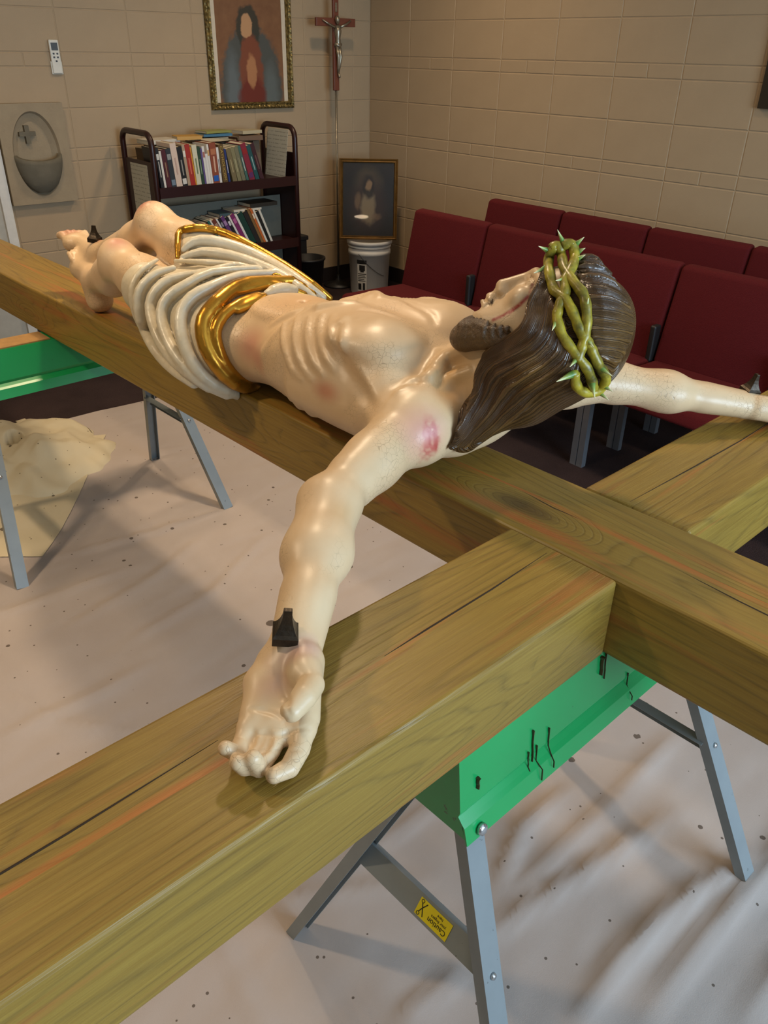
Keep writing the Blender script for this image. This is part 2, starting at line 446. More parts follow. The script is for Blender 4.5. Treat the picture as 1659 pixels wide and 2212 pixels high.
HAND_PALM = [([-0.4984, 0.1535, 0.8946], [-0.5942, 0.1027, 0.8716], 0.0215, 0.0125, 0.015), ([-0.497, 0.1554, 0.8926], [-0.5854, 0.0878, 0.8686], 0.0205, 0.012, 0.012), ([-0.4946, 0.1532, 0.8926], [-0.5722, 0.074, 0.8686], 0.0205, 0.0125, 0.012), ([-0.4927, 0.1484, 0.8946], [-0.5511, 0.057, 0.8726], 0.0215, 0.0135, 0.015), ([-0.5196, 0.16, 0.8856], [-0.5477, 0.1433, 0.8796], 0.019, 0.0185, 0.012), ([-0.5477, 0.1433, 0.8796], [-0.5787, 0.1142, 0.8736], 0.0185, 0.014, 0.012), ([-0.4962, 0.1259, 0.8996], [-0.5154, 0.103, 0.8996], 0.0225, 0.0215, 0.005), ([-0.4897, 0.1227, 0.8896], [-0.5369, 0.067, 0.8736], 0.016, 0.013, 0.012), ([-0.5846, 0.0988, 0.8736], [-0.5733, 0.0839, 0.8716], 0.0125, 0.0125, 0.01), ([-0.5733, 0.0839, 0.8716], [-0.5553, 0.0713, 0.8716], 0.0125, 0.0125, 0.01), ([-0.5562, 0.0685, 0.8716], [-0.568, 0.0616, 0.8656], 0.0105, 0.0085, 0.008)]
HAND_FINGERS = [([[-0.5965, 0.1011, 0.8716], [-0.6129, 0.0906, 0.8676], [-0.6279, 0.0766, 0.8756], [-0.6372, 0.0808, 0.8856]], [0.0105, 0.0095, 0.009, 0.0084]), ([[-0.5871, 0.0862, 0.8696], [-0.6036, 0.0743, 0.8656], [-0.6269, 0.0637, 0.8636], [-0.6357, 0.0611, 0.8796]], [0.011, 0.0102, 0.0098, 0.009]), ([[-0.5748, 0.0719, 0.8706], [-0.5946, 0.0601, 0.8676], [-0.6159, 0.0521, 0.8636], [-0.6229, 0.0513, 0.8836]], [0.0115, 0.0108, 0.0104, 0.0096]), ([[-0.5511, 0.057, 0.8726], [-0.5689, 0.0417, 0.8666], [-0.5917, 0.0303, 0.8636], [-0.6113, 0.0316, 0.8656]], [0.013, 0.0118, 0.011, 0.009]), ([[-0.5124, 0.1034, 0.9016], [-0.5208, 0.0801, 0.9046], [-0.5431, 0.0652, 0.9106], [-0.5648, 0.0587, 0.9086]], [0.0195, 0.0155, 0.0148, 0.0128])]
HAND_CUTS = [([[-0.5862, 0.1084, 0.8908], [-0.5825, 0.1033, 0.8912], [-0.5783, 0.099, 0.8904], [-0.5742, 0.0944, 0.8894], [-0.5712, 0.0886, 0.8892], [-0.5691, 0.0823, 0.8889], [-0.5677, 0.0768, 0.8881], [-0.578, 0.0569, 0.9058], [-0.5672, 0.0694, 0.8858]], 0.0022, 0.004), ([[-0.5324, 0.1203, 0.9131], [-0.5362, 0.1165, 0.9096], [-0.5394, 0.1132, 0.9058], [-0.5421, 0.11, 0.9026], [-0.5445, 0.1063, 0.9], [-0.5464, 0.1012, 0.8976], [-0.548, 0.0959, 0.8957], [-0.5652, 0.0685, 0.92], [-0.5687, 0.0614, 0.9222]], 0.0055, 0.006), ([[-0.5997, 0.0868, 0.8791], [-0.5985, 0.0842, 0.8791], [-0.5967, 0.081, 0.8794], [-0.5924, 0.0768, 0.8793], [-0.5886, 0.0721, 0.8799], [-0.5882, 0.0695, 0.8802], [-0.5876, 0.0669, 0.8805], [-0.5827, 0.0627, 0.8804], [-0.5756, 0.0603, 0.8787], [-0.5702, 0.0591, 0.8791], [-0.566, 0.0566, 0.8817], [-0.5614, 0.0524, 0.8842], [-0.5568, 0.0491, 0.8851], [-0.5541, 0.0471, 0.8845], [-0.5521, 0.0456, 0.8833]], 0.002, 0.003), ([[-0.6066, 0.0606, 0.8758], [-0.6036, 0.0565, 0.8771], [-0.5997, 0.0538, 0.8769]], 0.0016, 0.003), ([[-0.5956, 0.0515, 0.8751], [-0.5919, 0.051, 0.8735], [-0.5874, 0.0517, 0.8705]], 0.0016, 0.003), ([[-0.5828, 0.0396, 0.8761], [-0.5798, 0.037, 0.8771], [-0.5766, 0.0351, 0.8772], [-0.5742, 0.0333, 0.8765], [-0.5719, 0.0318, 0.8752]], 0.0016, 0.003), ([[-0.5735, 0.0507, 0.9149], [-0.5732, 0.0537, 0.9177], [-0.5721, 0.0571, 0.9197], [-0.5695, 0.0601, 0.9211], [-0.5657, 0.0638, 0.9212]], 0.0016, 0.003), ([[-0.5989, 0.0847, 0.8787], [-0.6018, 0.0816, 0.8769], [-0.6053, 0.0784, 0.8758], [-0.6095, 0.0758, 0.8753], [-0.6143, 0.073, 0.8755]], 0.0036, 0.004), ([[-0.5884, 0.0683, 0.88], [-0.5921, 0.0645, 0.8794], [-0.596, 0.0611, 0.8787], [-0.601, 0.0591, 0.8777], [-0.6063, 0.0576, 0.8766]], 0.0036, 0.004)]
def cloth_base(G):
    G.loft([1.035, 1.06, 1.11, 1.18], [.105] * 4, [.955, .955, .955, .958], [.152, .166, .174, .165], [.104, .110, .112, .104], .03)
    G.cap((.012, 1.07, .950), (-.004, 1.37, 1.010), .106, .074, .04)
    G.cap((.198, 1.07, .955), (.128, 1.335, 1.075), .104, .072, .04)
    G.ell((.08, 1.20, 1.030), (.085, .15, .055), k=.04)
    G.cap((-.02, 1.06, .905), (-.02, 1.20, .915), .072, .062, .04)
def hair_base(G):
    G.ell(hp(0, .020, -.020), (.082, .091, .086), HM, .02)
    for s in (1, -1):
        G.chain([hp(s * .046, .03, -.004), hp(s * .056, -.03, -.004), hp(s * .054, -.075, -.025)], [.044, .034, .036], .03)
    G.chain([hp(.045, -.02, -.05), (0.151, 0.295, 1.074), (0.099, 0.314, 1.036), (0.056, 0.33, 0.996), (0.029, 0.35, 0.958)], [.052, .054, .048, .040, .031], .04)
    G.chain([hp(-.045, -.02, -.05), hp(-.050, -.09, -.045), (.215, .405, .985)], [.050, .050, .038], .04)
    G.cap(hp(0, 0, -.06), hp(0, -.11, -.055), .060, .060, .04)
def beard_base(G):
    G.chain([hp(0, -.147, .080), hp(0, -.124, .076), hp(0, -.104, .072)], [.0200, .027, .024], .02)
    for s in (1, -1):
        G.chain([hp(s * .014, -.138, .074), hp(s * .034, -.104, .052), hp(s * .052, -.076, .024)], [.020, .0225, .0155], .02)
        G.chain([hp(s * .003, -.0655, .1025), hp(s * .018, -.073, .0965)], [.0022, .0024], .004)
FOLD_WHITE = [([[0.013,1.3441,1.0835],[-0.0206,1.3213,1.0808],[-0.0416,1.3183,1.0722],[-0.0573,1.3163,1.0606],[-0.0689,1.3145,1.047],[-0.077,1.3117,1.0324],[-0.0824,1.3068,1.0162],[-0.085,1.2992,0.9964],[-0.0832,1.2947,0.975],[-0.0749,1.2998,0.9539],[-0.0727,1.2885,0.9386],[-0.0823,1.2511,0.9316],[-0.0934,1.2098,0.9264],[-0.0234,1.2398,0.9144]],0.009),([[0.0035,1.25,1.0822],[-0.0152,1.2574,1.0781],[-0.033,1.2642,1.0724],[-0.0506,1.2681,1.0629],[-0.065,1.2721,1.0504],[-0.0756,1.2742,1.036],[-0.0832,1.2732,1.019],[-0.0878,1.2681,0.9979],[-0.0873,1.265,0.9737],[-0.0729,1.2831,0.9416],[-0.0849,1.2419,0.93],[-0.0968,1.1979,0.9227],[-0.0978,1.1719,0.9106],[-0.0992,1.1404,0.9012],[-0.1011,1.1039,0.8947],[-0.1026,1.0634,0.891],[-0.095,1.0379,0.8815],[-0.025,1.0679,0.8695]],0.013),([[0.0952,1.1485,1.0934],[0.0505,1.1512,1.0897],[0.0152,1.164,1.0837],[-0.0086,1.1865,1.0773],[-0.028,1.2068,1.0698],[-0.0467,1.2148,1.06],[-0.0622,1.2181,1.048],[-0.0742,1.2198,1.0339],[-0.0831,1.2174,1.018],[-0.0901,1.2068,1.0009],[-0.0955,1.1913,0.9836],[-0.0989,1.1756,0.9666],[-0.1021,1.1544,0.9509],[-0.105,1.1264,0.9367],[-0.1067,1.0957,0.9242],[-0.1071,1.0628,0.9153],[-0.1015,1.038,0.9046],[-0.0914,1.0194,0.8922],[-0.0767,1.0074,0.8772],[-0.0067,1.0374,0.8652]],0.013),([[0.1411,1.1116,1.0871],[0.0864,1.1255,1.0897],[0.0413,1.1429,1.0878],[0.005,1.1472,1.0794],[-0.0243,1.1491,1.068],[-0.0477,1.1569,1.0561],[-0.0653,1.1644,1.0428],[-0.0776,1.1661,1.0288],[-0.0868,1.1619,1.014],[-0.0939,1.1515,0.9975],[-0.0992,1.1359,0.9804],[-0.1034,1.1153,0.9628],[-0.1062,1.0915,0.9465],[-0.1076,1.0668,0.9337],[-0.1048,1.0447,0.9206],[-0.097,1.025,0.9043],[-0.0835,1.0099,0.8868],[-0.0641,0.9992,0.8713],[-0.0365,0.9992,0.8518],[0.0335,1.0292,0.8398]],0.013),([[0.1635,1.0779,1.0794],[0.1218,1.0859,1.0822],[0.0795,1.0889,1.0838],[0.0375,1.0849,1.08],[0.003,1.0851,1.0721],[-0.0236,1.0899,1.0639],[-0.0452,1.0939,1.054],[-0.0623,1.0939,1.0418],[-0.0759,1.0901,1.0279],[-0.0865,1.0816,1.0121],[-0.0941,1.0702,0.9951],[-0.0994,1.0567,0.9768],[-0.1012,1.0431,0.9579],[-0.0998,1.0291,0.9397],[-0.0946,1.0156,0.922],[-0.0852,1.004,0.9051],[-0.0698,0.994,0.888],[-0.0437,0.9879,0.8688],[0.0078,1.016,0.8329],[0.0778,1.046,0.8209]],0.014),([[0.0647,1.3026,1.1073],[0.0751,1.2971,1.1176],[0.0874,1.2904,1.1257],[0.1024,1.2777,1.1292],[0.12,1.2601,1.1285],[0.1411,1.2359,1.1232],[0.1632,1.2088,1.1141],[0.1819,1.1795,1.1028],[0.1952,1.1427,1.0908],[0.2007,1.096,1.0801],[0.205,1.0488,1.0679],[0.2144,1.0096,1.0511],[0.2433,0.9952,1.0251]],0.013),([[0.0539,1.2916,1.0933],[0.0699,1.2725,1.1022],[0.0868,1.2514,1.1086],[0.1054,1.2224,1.1088],[0.1247,1.1915,1.105],[0.1423,1.1608,1.0986],[0.1577,1.1274,1.0903],[0.1709,1.0916,1.0816],[0.1804,1.0515,1.0712],[0.1882,1.0103,1.0558],[0.2109,0.9889,1.0319]],0.012),([[0.0404,1.3046,1.0843],[0.0539,1.25,1.09],[0.0699,1.2028,1.0937],[0.0928,1.1684,1.0938],[0.1166,1.1429,1.0913],[0.1329,1.123,1.0875],[0.1467,1.1052,1.0832]],0.008),([[0.0966,1.0091,1.0556],[0.1155,1.0105,1.0568],[0.1332,1.0103,1.0575],[0.1489,1.0071,1.0561],[0.1643,1.0034,1.0537]],0.017)]
FOLD_GOLD = [([[0.1824,1.0334,1.0659],[0.1298,1.0479,1.0706],[0.0785,1.0522,1.0746],[0.0417,1.0476,1.0715],[0.01,1.0384,1.0642],[-0.0234,1.0291,1.0523],[-0.0479,1.0254,1.037],[-0.0611,1.0231,1.0242],[-0.0693,1.0179,1.0107],[-0.0746,1.0094,0.992],[-0.0756,1.0,0.9717],[-0.0719,0.9905,0.9522],[-0.0637,0.9816,0.9324],[-0.0514,0.9758,0.9112],[-0.0303,0.9738,0.8884],[0.0145,0.9886,0.8589],[0.0636,0.9999,0.8301],[0.1336,1.0299,0.8181]],0.018),([[0.0735,1.0117,1.0549],[0.0461,1.0084,1.0529],[0.0199,1.0053,1.0493],[-0.006,1.0022,1.0415],[-0.0275,1.0005,1.0308],[-0.0422,0.9985,1.0182],[-0.0518,0.9956,1.0044],[-0.056,0.9914,0.9906],[-0.0565,0.9859,0.9752],[-0.0548,0.9799,0.9559],[-0.0492,0.9746,0.9352],[-0.0388,0.9713,0.9155],[-0.0218,0.9711,0.8957],[0.0065,0.9792,0.8739],[0.0564,1.0106,0.8425],[0.0895,1.0045,0.8305],[0.1296,1.003,0.8168],[0.1996,1.033,0.8048]],0.013),([[0.0503,1.3078,1.0889],[0.064,1.3277,1.1134],[0.0821,1.3518,1.1319],[0.0974,1.3626,1.1387],[0.1016,1.3441,1.1446],[0.1149,1.3268,1.1484],[0.1362,1.3156,1.147],[0.1684,1.3207,1.1381],[0.182,1.2905,1.1323],[0.193,1.2503,1.1227],[0.2096,1.2147,1.1079],[0.223,1.1698,1.0925],[0.2353,1.1243,1.0762],[0.2449,1.0798,1.0605],[0.2539,1.0423,1.0451],[0.2693,1.028,1.0279],[0.2858,1.0199,1.0104]],0.01),([[0.0369,1.0357,1.0643],[0.0795,1.0376,1.0665],[0.1204,1.0411,1.0659],[0.1396,1.0299,1.0628],[0.1525,1.0152,1.0575],[0.17,1.0043,1.0498],[0.1894,0.9955,1.0406]],0.011),([[0.0079,0.9959,1.0393],[0.0315,0.9968,1.0421],[0.0546,1.0,1.0443],[0.0709,1.0036,1.0469],[0.0847,1.007,1.0498]],0.014),([[0.1626,1.0699,1.0747],[0.1766,1.054,1.0702],[0.1908,1.0375,1.0638],[0.2002,1.0125,1.0534],[0.2184,0.9981,1.0373]],0.01)]
LOCKS = [[[0.1282,0.2913,1.2298],[0.1194,0.2851,1.2245],[0.1153,0.2833,1.217],[0.1097,0.2841,1.2075],[0.1015,0.2833,1.1981],[0.0951,0.2809,1.1887],[0.0895,0.2783,1.1799],[0.084,0.2755,1.1733],[0.0788,0.2735,1.1673],[0.074,0.2737,1.1603],[0.0704,0.2771,1.1523],[0.0678,0.2851,1.1426],[0.0663,0.2962,1.1325],[0.0654,0.3099,1.1241],[0.0645,0.3236,1.1157],[0.062,0.3327,1.106],[0.0595,0.3409,1.0956]],[[0.1183,0.2854,1.2238],[0.1152,0.2823,1.2156],[0.1103,0.2793,1.2071],[0.1017,0.2788,1.1971],[0.0944,0.2786,1.1867],[0.0897,0.2729,1.1791],[0.0824,0.265,1.1725],[0.0745,0.262,1.1627],[0.0689,0.2637,1.1519],[0.0654,0.2691,1.1427],[0.0634,0.279,1.1333],[0.0627,0.2953,1.1223],[0.0606,0.312,1.1113],[0.0581,0.3259,1.1001],[0.0554,0.3367,1.0892],[0.0512,0.34,1.0798],[0.0466,0.3407,1.071]],[[0.1152,0.274,1.2112],[0.1083,0.2714,1.2035],[0.102,0.2688,1.1952],[0.0953,0.2647,1.1859],[0.0859,0.2587,1.1771],[0.0781,0.255,1.1676],[0.0713,0.2543,1.1575],[0.0659,0.2591,1.1462],[0.0613,0.2676,1.1347],[0.0584,0.2805,1.1234],[0.0566,0.296,1.1122],[0.0545,0.3119,1.1015],[0.0527,0.3265,1.0904],[0.049,0.3349,1.079],[0.0443,0.3383,1.0679],[0.039,0.3359,1.0582],[0.0341,0.3315,1.0487]],[[0.1064,0.2587,1.2004],[0.0969,0.2506,1.1904],[0.0879,0.2441,1.18],[0.0797,0.2408,1.1686],[0.072,0.2405,1.1568],[0.0657,0.2444,1.1448],[0.0597,0.2515,1.1331],[0.0543,0.2622,1.1218],[0.0499,0.2752,1.111],[0.0486,0.2913,1.1009],[0.0469,0.3059,1.0911],[0.0445,0.3161,1.0805],[0.0411,0.3223,1.069],[0.0362,0.322,1.0562],[0.0306,0.321,1.0419],[0.0226,0.3237,1.0258],[0.0129,0.3267,1.0099],[0.0044,0.3301,0.9954],[-0.0058,0.3322,0.9823]],[[0.0965,0.2404,1.1907],[0.0888,0.2322,1.1794],[0.0825,0.2266,1.1677],[0.0768,0.2248,1.1563],[0.0709,0.2261,1.145],[0.0647,0.2314,1.1336],[0.0584,0.2395,1.1226],[0.0523,0.2498,1.1127],[0.0468,0.2618,1.1032],[0.0441,0.2769,1.0929],[0.0416,0.2902,1.0821],[0.039,0.2966,1.0705],[0.0363,0.301,1.0572],[0.0321,0.3056,1.0412],[0.0257,0.3097,1.025],[0.0168,0.3147,1.0105],[0.0091,0.3219,0.9949],[-0.0003,0.3271,0.9792],[-0.0116,0.3309,0.9642]],[[0.0901,0.222,1.1769],[0.0863,0.2158,1.1665],[0.0829,0.2112,1.1559],[0.079,0.2094,1.1452],[0.0742,0.2108,1.1345],[0.0681,0.2171,1.1238],[0.0618,0.2265,1.1133],[0.0551,0.2367,1.104],[0.049,0.2476,1.0944],[0.0455,0.2589,1.0835],[0.0425,0.2693,1.0713],[0.0397,0.2779,1.0565],[0.0368,0.2865,1.0401],[0.0314,0.2951,1.0228],[0.0224,0.3022,1.0064],[0.0142,0.3123,0.9891],[0.0044,0.3213,0.9741],[-0.0058,0.3281,0.9639],[-0.0172,0.3335,0.956]],[[0.0859,0.2038,1.1532],[0.086,0.198,1.145],[0.0856,0.194,1.1363],[0.0828,0.1941,1.1269],[0.0785,0.1974,1.1174],[0.0732,0.2048,1.1085],[0.0678,0.2147,1.0991],[0.0617,0.2253,1.0889],[0.0565,0.2366,1.0773],[0.0533,0.2474,1.064],[0.049,0.2568,1.0502],[0.0455,0.2668,1.0346],[0.0418,0.2777,1.0177],[0.0347,0.2886,1.0007],[0.0255,0.2999,0.9841],[0.015,0.3121,0.9692],[0.0018,0.3229,0.9561]],[[0.0909,0.185,1.1277],[0.0898,0.1841,1.118],[0.0886,0.1848,1.1085],[0.0854,0.1888,1.1009],[0.0814,0.1957,1.0932],[0.0767,0.2063,1.0834],[0.0718,0.2186,1.0725],[0.0669,0.2305,1.0612],[0.0615,0.2417,1.0495],[0.0558,0.2505,1.038],[0.0516,0.2608,1.0248],[0.0468,0.2738,1.009],[0.0393,0.286,0.9937],[0.0305,0.2971,0.9801],[0.0214,0.3082,0.9667]]]
LOCKS_BACK = [[[0.1958,0.2764,1.2468],[0.2013,0.268,1.2467],[0.2063,0.26,1.2462],[0.2104,0.2528,1.2442],[0.2142,0.2459,1.2418]],[[0.1697,0.2566,1.2386],[0.1816,0.2498,1.2387],[0.1971,0.245,1.2367],[0.2078,0.2365,1.2324],[0.2206,0.2289,1.2265]],[[0.1503,0.2417,1.231],[0.1592,0.2283,1.2307],[0.1712,0.217,1.2286],[0.1835,0.2061,1.2236],[0.1996,0.1976,1.2165]],[[0.1356,0.223,1.2218],[0.1452,0.2091,1.2207],[0.1592,0.198,1.2173],[0.1751,0.1882,1.2105],[0.1951,0.1807,1.2014]],[[0.1303,0.2041,1.2115],[0.141,0.1931,1.2084],[0.1554,0.1841,1.2038],[0.1732,0.1768,1.1967],[0.1951,0.1715,1.1879]],[[0.1249,0.1936,1.1977],[0.1374,0.1839,1.1951],[0.1535,0.1761,1.1906],[0.1734,0.1695,1.183],[0.1983,0.1651,1.1732]],[[0.1204,0.1879,1.1827],[0.1348,0.1782,1.1805],[0.1528,0.1708,1.1766],[0.1725,0.1652,1.1705],[0.1964,0.1618,1.1625]],[[0.1179,0.1838,1.1689],[0.1328,0.1743,1.1663],[0.1511,0.1671,1.1624],[0.1707,0.1621,1.1577],[0.1942,0.1594,1.1516]],[[0.1173,0.1787,1.1548],[0.1324,0.1703,1.1529],[0.15,0.164,1.1497],[0.1676,0.1598,1.1453],[0.1882,0.1577,1.1394]],[[0.1207,0.1718,1.1403],[0.1346,0.1656,1.1381],[0.1495,0.161,1.1348],[0.1627,0.1581,1.13],[0.1772,0.1567,1.1239]],[[0.1262,0.1664,1.1267],[0.1369,0.1626,1.1246],[0.1479,0.1597,1.1216],[0.1574,0.1579,1.1172],[0.1675,0.1572,1.1118]]]
BEARD_LOCKS = [[[0.064,0.3932,1.1448],[0.0533,0.3937,1.1363],[0.0425,0.3895,1.1206]],[[0.0652,0.377,1.1503],[0.0547,0.3775,1.1398],[0.0445,0.3736,1.1231]],[[0.064,0.36,1.1523],[0.0568,0.3621,1.143],[0.0471,0.3573,1.1265]],[[0.0636,0.3438,1.1521],[0.0556,0.3438,1.1434],[0.0493,0.3398,1.1314]],[[0.0645,0.3301,1.151],[0.0588,0.3309,1.1438],[0.0543,0.3274,1.1344]],[[0.0668,0.3179,1.1514],[0.0625,0.3187,1.145],[0.0599,0.3145,1.1384]],[[0.0696,0.3063,1.1516],[0.067,0.3075,1.1478],[0.0656,0.3046,1.1437]],[[0.0646,0.3857,1.1474],[0.0518,0.3841,1.1368],[0.0433,0.3819,1.1213]],[[0.0642,0.3681,1.1515],[0.0559,0.3698,1.1414],[0.0458,0.3654,1.1248]],[[0.0639,0.352,1.1521],[0.0563,0.3529,1.1432],[0.0482,0.3484,1.1291]]]
CROWN_STEMS = [[[0.1767,0.3092,1.2602],[0.1735,0.3121,1.2556],[0.1706,0.3141,1.2496],[0.1683,0.3138,1.2399],[0.1397,0.2926,1.2365],[0.1258,0.2789,1.2302],[0.1203,0.27,1.2226],[0.1148,0.2623,1.2168],[0.1101,0.2538,1.2123],[0.1068,0.2421,1.2098],[0.1043,0.2302,1.2067],[0.1015,0.2198,1.2006],[0.0995,0.2109,1.1929],[0.0982,0.203,1.1842],[0.0975,0.1965,1.1757],[0.0973,0.1917,1.1689],[0.0977,0.1879,1.1634],[0.0991,0.1842,1.1593],[0.1008,0.1809,1.1558],[0.1023,0.1778,1.1516],[0.1038,0.1748,1.147],[0.1054,0.1719,1.1421],[0.1075,0.1688,1.1361],[0.1108,0.165,1.1274],[0.1151,0.1619,1.1186],[0.1189,0.1601,1.113],[0.1231,0.1587,1.1076],[0.1303,0.1572,1.0997],[0.1374,0.1572,1.0905],[0.1407,0.1599,1.0803],[0.1413,0.1643,1.071],[0.1369,0.1687,1.0653],[0.1281,0.1725,1.0636],[0.1156,0.1755,1.0667],[0.1042,0.1783,1.0721],[0.0966,0.1799,1.079],[0.091,0.1807,1.087],[0.0875,0.1812,1.0956],[0.0853,0.1818,1.1042]],[[0.1832,0.3011,1.2636],[0.1882,0.2948,1.2665],[0.1922,0.2889,1.2663],[0.1932,0.2839,1.2568],[0.1808,0.273,1.2475],[0.1572,0.2593,1.2433],[0.1432,0.2539,1.2374],[0.133,0.251,1.2318],[0.1246,0.248,1.2262],[0.117,0.241,1.2203],[0.1106,0.2348,1.2141],[0.1049,0.2332,1.2077],[0.0997,0.2328,1.2013],[0.0953,0.2316,1.1956],[0.0913,0.23,1.1901],[0.0879,0.2286,1.1851],[0.0846,0.2253,1.1791],[0.0812,0.2178,1.1695],[0.0795,0.2092,1.159],[0.0804,0.2009,1.1506],[0.0827,0.193,1.1431],[0.0852,0.1869,1.1362],[0.0884,0.1813,1.1293],[0.0934,0.1752,1.1212],[0.0993,0.1702,1.112],[0.1055,0.1673,1.101],[0.1123,0.1663,1.09],[0.1178,0.1666,1.0819],[0.1234,0.1678,1.0745]],[[0.1726,0.3143,1.258],[0.1758,0.311,1.2618],[0.1787,0.3074,1.2632],[0.1803,0.3031,1.2575],[0.1812,0.2986,1.2488],[0.1631,0.2829,1.2448],[0.1473,0.2677,1.2399],[0.1367,0.2517,1.2339],[0.1281,0.2358,1.228],[0.1228,0.2221,1.2229],[0.1197,0.2112,1.2174],[0.117,0.204,1.2113],[0.1142,0.1985,1.2042],[0.1114,0.1932,1.1949],[0.1088,0.1892,1.1846],[0.1059,0.186,1.1741],[0.1027,0.1837,1.1643],[0.0997,0.1825,1.1569],[0.0969,0.1818,1.1506],[0.0944,0.1812,1.1445],[0.092,0.1808,1.1383],[0.0893,0.181,1.1312],[0.0868,0.1815,1.1237]]]
CROWN_THORNS = [[[0.1688,0.3184,1.2549],[0.1501,0.3238,1.2633]],[[0.1846,0.3004,1.2674],[0.1741,0.3079,1.2884]],[[0.1955,0.2841,1.2667],[0.1988,0.2722,1.2795]],[[0.1967,0.2785,1.256],[0.1963,0.2659,1.2638]],[[0.1839,0.2705,1.2475],[0.1857,0.2568,1.2563]],[[0.1377,0.2946,1.2364],[0.1098,0.2979,1.2314]],[[0.1288,0.2492,1.2291],[0.1058,0.252,1.2293]],[[0.1104,0.1941,1.1946],[0.1098,0.1917,1.2148]],[[0.0846,0.2253,1.1791],[0.0626,0.2174,1.1671]],[[0.1008,0.1809,1.1558],[0.0954,0.1617,1.1493]],[[0.0869,0.1822,1.1274],[0.0644,0.1785,1.1199]],[[0.0853,0.1818,1.1042],[0.0504,0.1897,1.0965]],[[0.1179,0.1605,1.1123],[0.1182,0.1349,1.1045]],[[0.1123,0.1663,1.09],[0.0965,0.1465,1.0705]],[[0.1398,0.1619,1.0762],[0.1378,0.1417,1.0724]],[[0.14,0.169,1.0637],[0.1383,0.1459,1.0565]],[[0.184,0.2989,1.261],[0.188,0.2828,1.2694]]]
RELIEF = [([[-0.0005,0.6317,1.0975],[-0.0241,0.6099,1.0953],[-0.0402,0.5944,1.0895],[-0.0503,0.5805,1.0794],[-0.0427,0.5827,1.0608],[-0.0408,0.5716,1.048],[-0.045,0.551,1.0399],[-0.0508,0.5297,1.0336],[-0.0575,0.5082,1.0278],[-0.0648,0.4877,1.021],[-0.0709,0.469,1.0134]],0.015,0.014),([[-0.0025,0.8124,1.0535],[-0.0182,0.7948,1.0459],[-0.0342,0.7746,1.039],[-0.0463,0.7546,1.0305],[-0.0544,0.737,1.0205],[-0.0599,0.721,1.0091],[-0.0649,0.7034,0.9998],[-0.0685,0.6849,0.9957],[-0.0714,0.6665,0.9931]],0.0075,0.007),([[0.0046,0.7788,1.0707],[-0.0176,0.7545,1.0649],[-0.0333,0.7369,1.056],[-0.046,0.7185,1.0447],[-0.0551,0.7017,1.0326],[-0.0609,0.6856,1.0214],[-0.0647,0.67,1.0117],[-0.0678,0.6545,1.0056],[-0.0707,0.6387,1.0009]],0.0075,0.007),([[0.005,0.7383,1.0837],[-0.0137,0.7189,1.077],[-0.0282,0.7033,1.0683],[-0.0405,0.6866,1.058],[-0.0499,0.6708,1.0472],[-0.0563,0.6562,1.0374],[-0.0608,0.642,1.0289],[-0.0635,0.6276,1.0226],[-0.0657,0.613,1.0174]],0.0075,0.007),([[0.0092,0.7063,1.0914],[-0.0063,0.6913,1.0852],[-0.0194,0.6775,1.0778],[-0.0322,0.6605,1.0692],[-0.042,0.6444,1.0599],[-0.0484,0.6302,1.0518],[-0.0533,0.6157,1.0444],[-0.0569,0.6006,1.0378],[-0.0594,0.5858,1.0312]],0.0075,0.007),([[0.0112,0.6766,1.0952],[-0.0069,0.6579,1.0929],[-0.0268,0.6357,1.0917],[-0.0419,0.6165,1.0884],[-0.0512,0.602,1.0825],[-0.0547,0.5912,1.0738],[-0.0508,0.588,1.0612]],0.007,0.007),([[0.0132,0.8722,1.0309],[0.0217,0.8584,1.0411],[0.0302,0.8427,1.0513],[0.0399,0.8229,1.0613],[0.0577,0.8101,1.0674],[0.0326,0.7394,1.0932],[0.0463,0.7187,1.0996],[0.0575,0.6993,1.104],[0.0717,0.6845,1.1061]],0.011,0.01),([[-0.0539,0.431,1.0351],[-0.0366,0.4296,1.0384],[-0.0079,0.4391,1.0355],[0.0023,0.4294,1.0416],[0.0089,0.4177,1.0497],[0.0264,0.42,1.054],[0.047,0.4261,1.0577]],0.01,0.012),([[0.0815,0.3692,1.1101],[0.0782,0.3866,1.0979],[0.0755,0.4042,1.086],[0.0738,0.422,1.0754],[0.068,0.4338,1.0679],[0.0559,0.4344,1.0643],[0.0416,0.4309,1.0625]],0.012,0.012),([[0.0592,0.3718,1.0601],[0.0551,0.3865,1.0499],[0.0477,0.3969,1.0413],[0.0377,0.4005,1.0343],[0.0245,0.3995,1.0292]],0.012,0.014)]
RELIEF_CUT = [([[-0.0307,0.613,1.1028],[-0.0457,0.6009,1.0967],[-0.0558,0.5926,1.0882],[-0.0605,0.5859,1.0765],[-0.0585,0.5825,1.0619],[-0.0574,0.5707,1.0497],[-0.06,0.5518,1.0407],[-0.0651,0.5313,1.034],[-0.0717,0.5098,1.0284],[-0.0783,0.489,1.0222],[-0.0832,0.4725,1.0156],[-0.0892,0.4591,1.0117],[-0.0967,0.4456,1.0094]],0.008,0.018),([[-0.0937,0.4341,1.0183],[-0.0799,0.4362,1.028],[-0.0652,0.4389,1.0356],[-0.0534,0.4373,1.0402],[-0.0415,0.4345,1.0429],[-0.0277,0.4313,1.0442],[-0.0144,0.4265,1.0456]],0.006,0.012),([[0.0509,0.6378,1.113],[0.0572,0.6167,1.1145],[0.064,0.5965,1.1146],[0.0671,0.572,1.1132],[0.0701,0.5492,1.1104],[0.0756,0.533,1.1057],[0.0836,0.5208,1.0995]],0.004,0.012)]
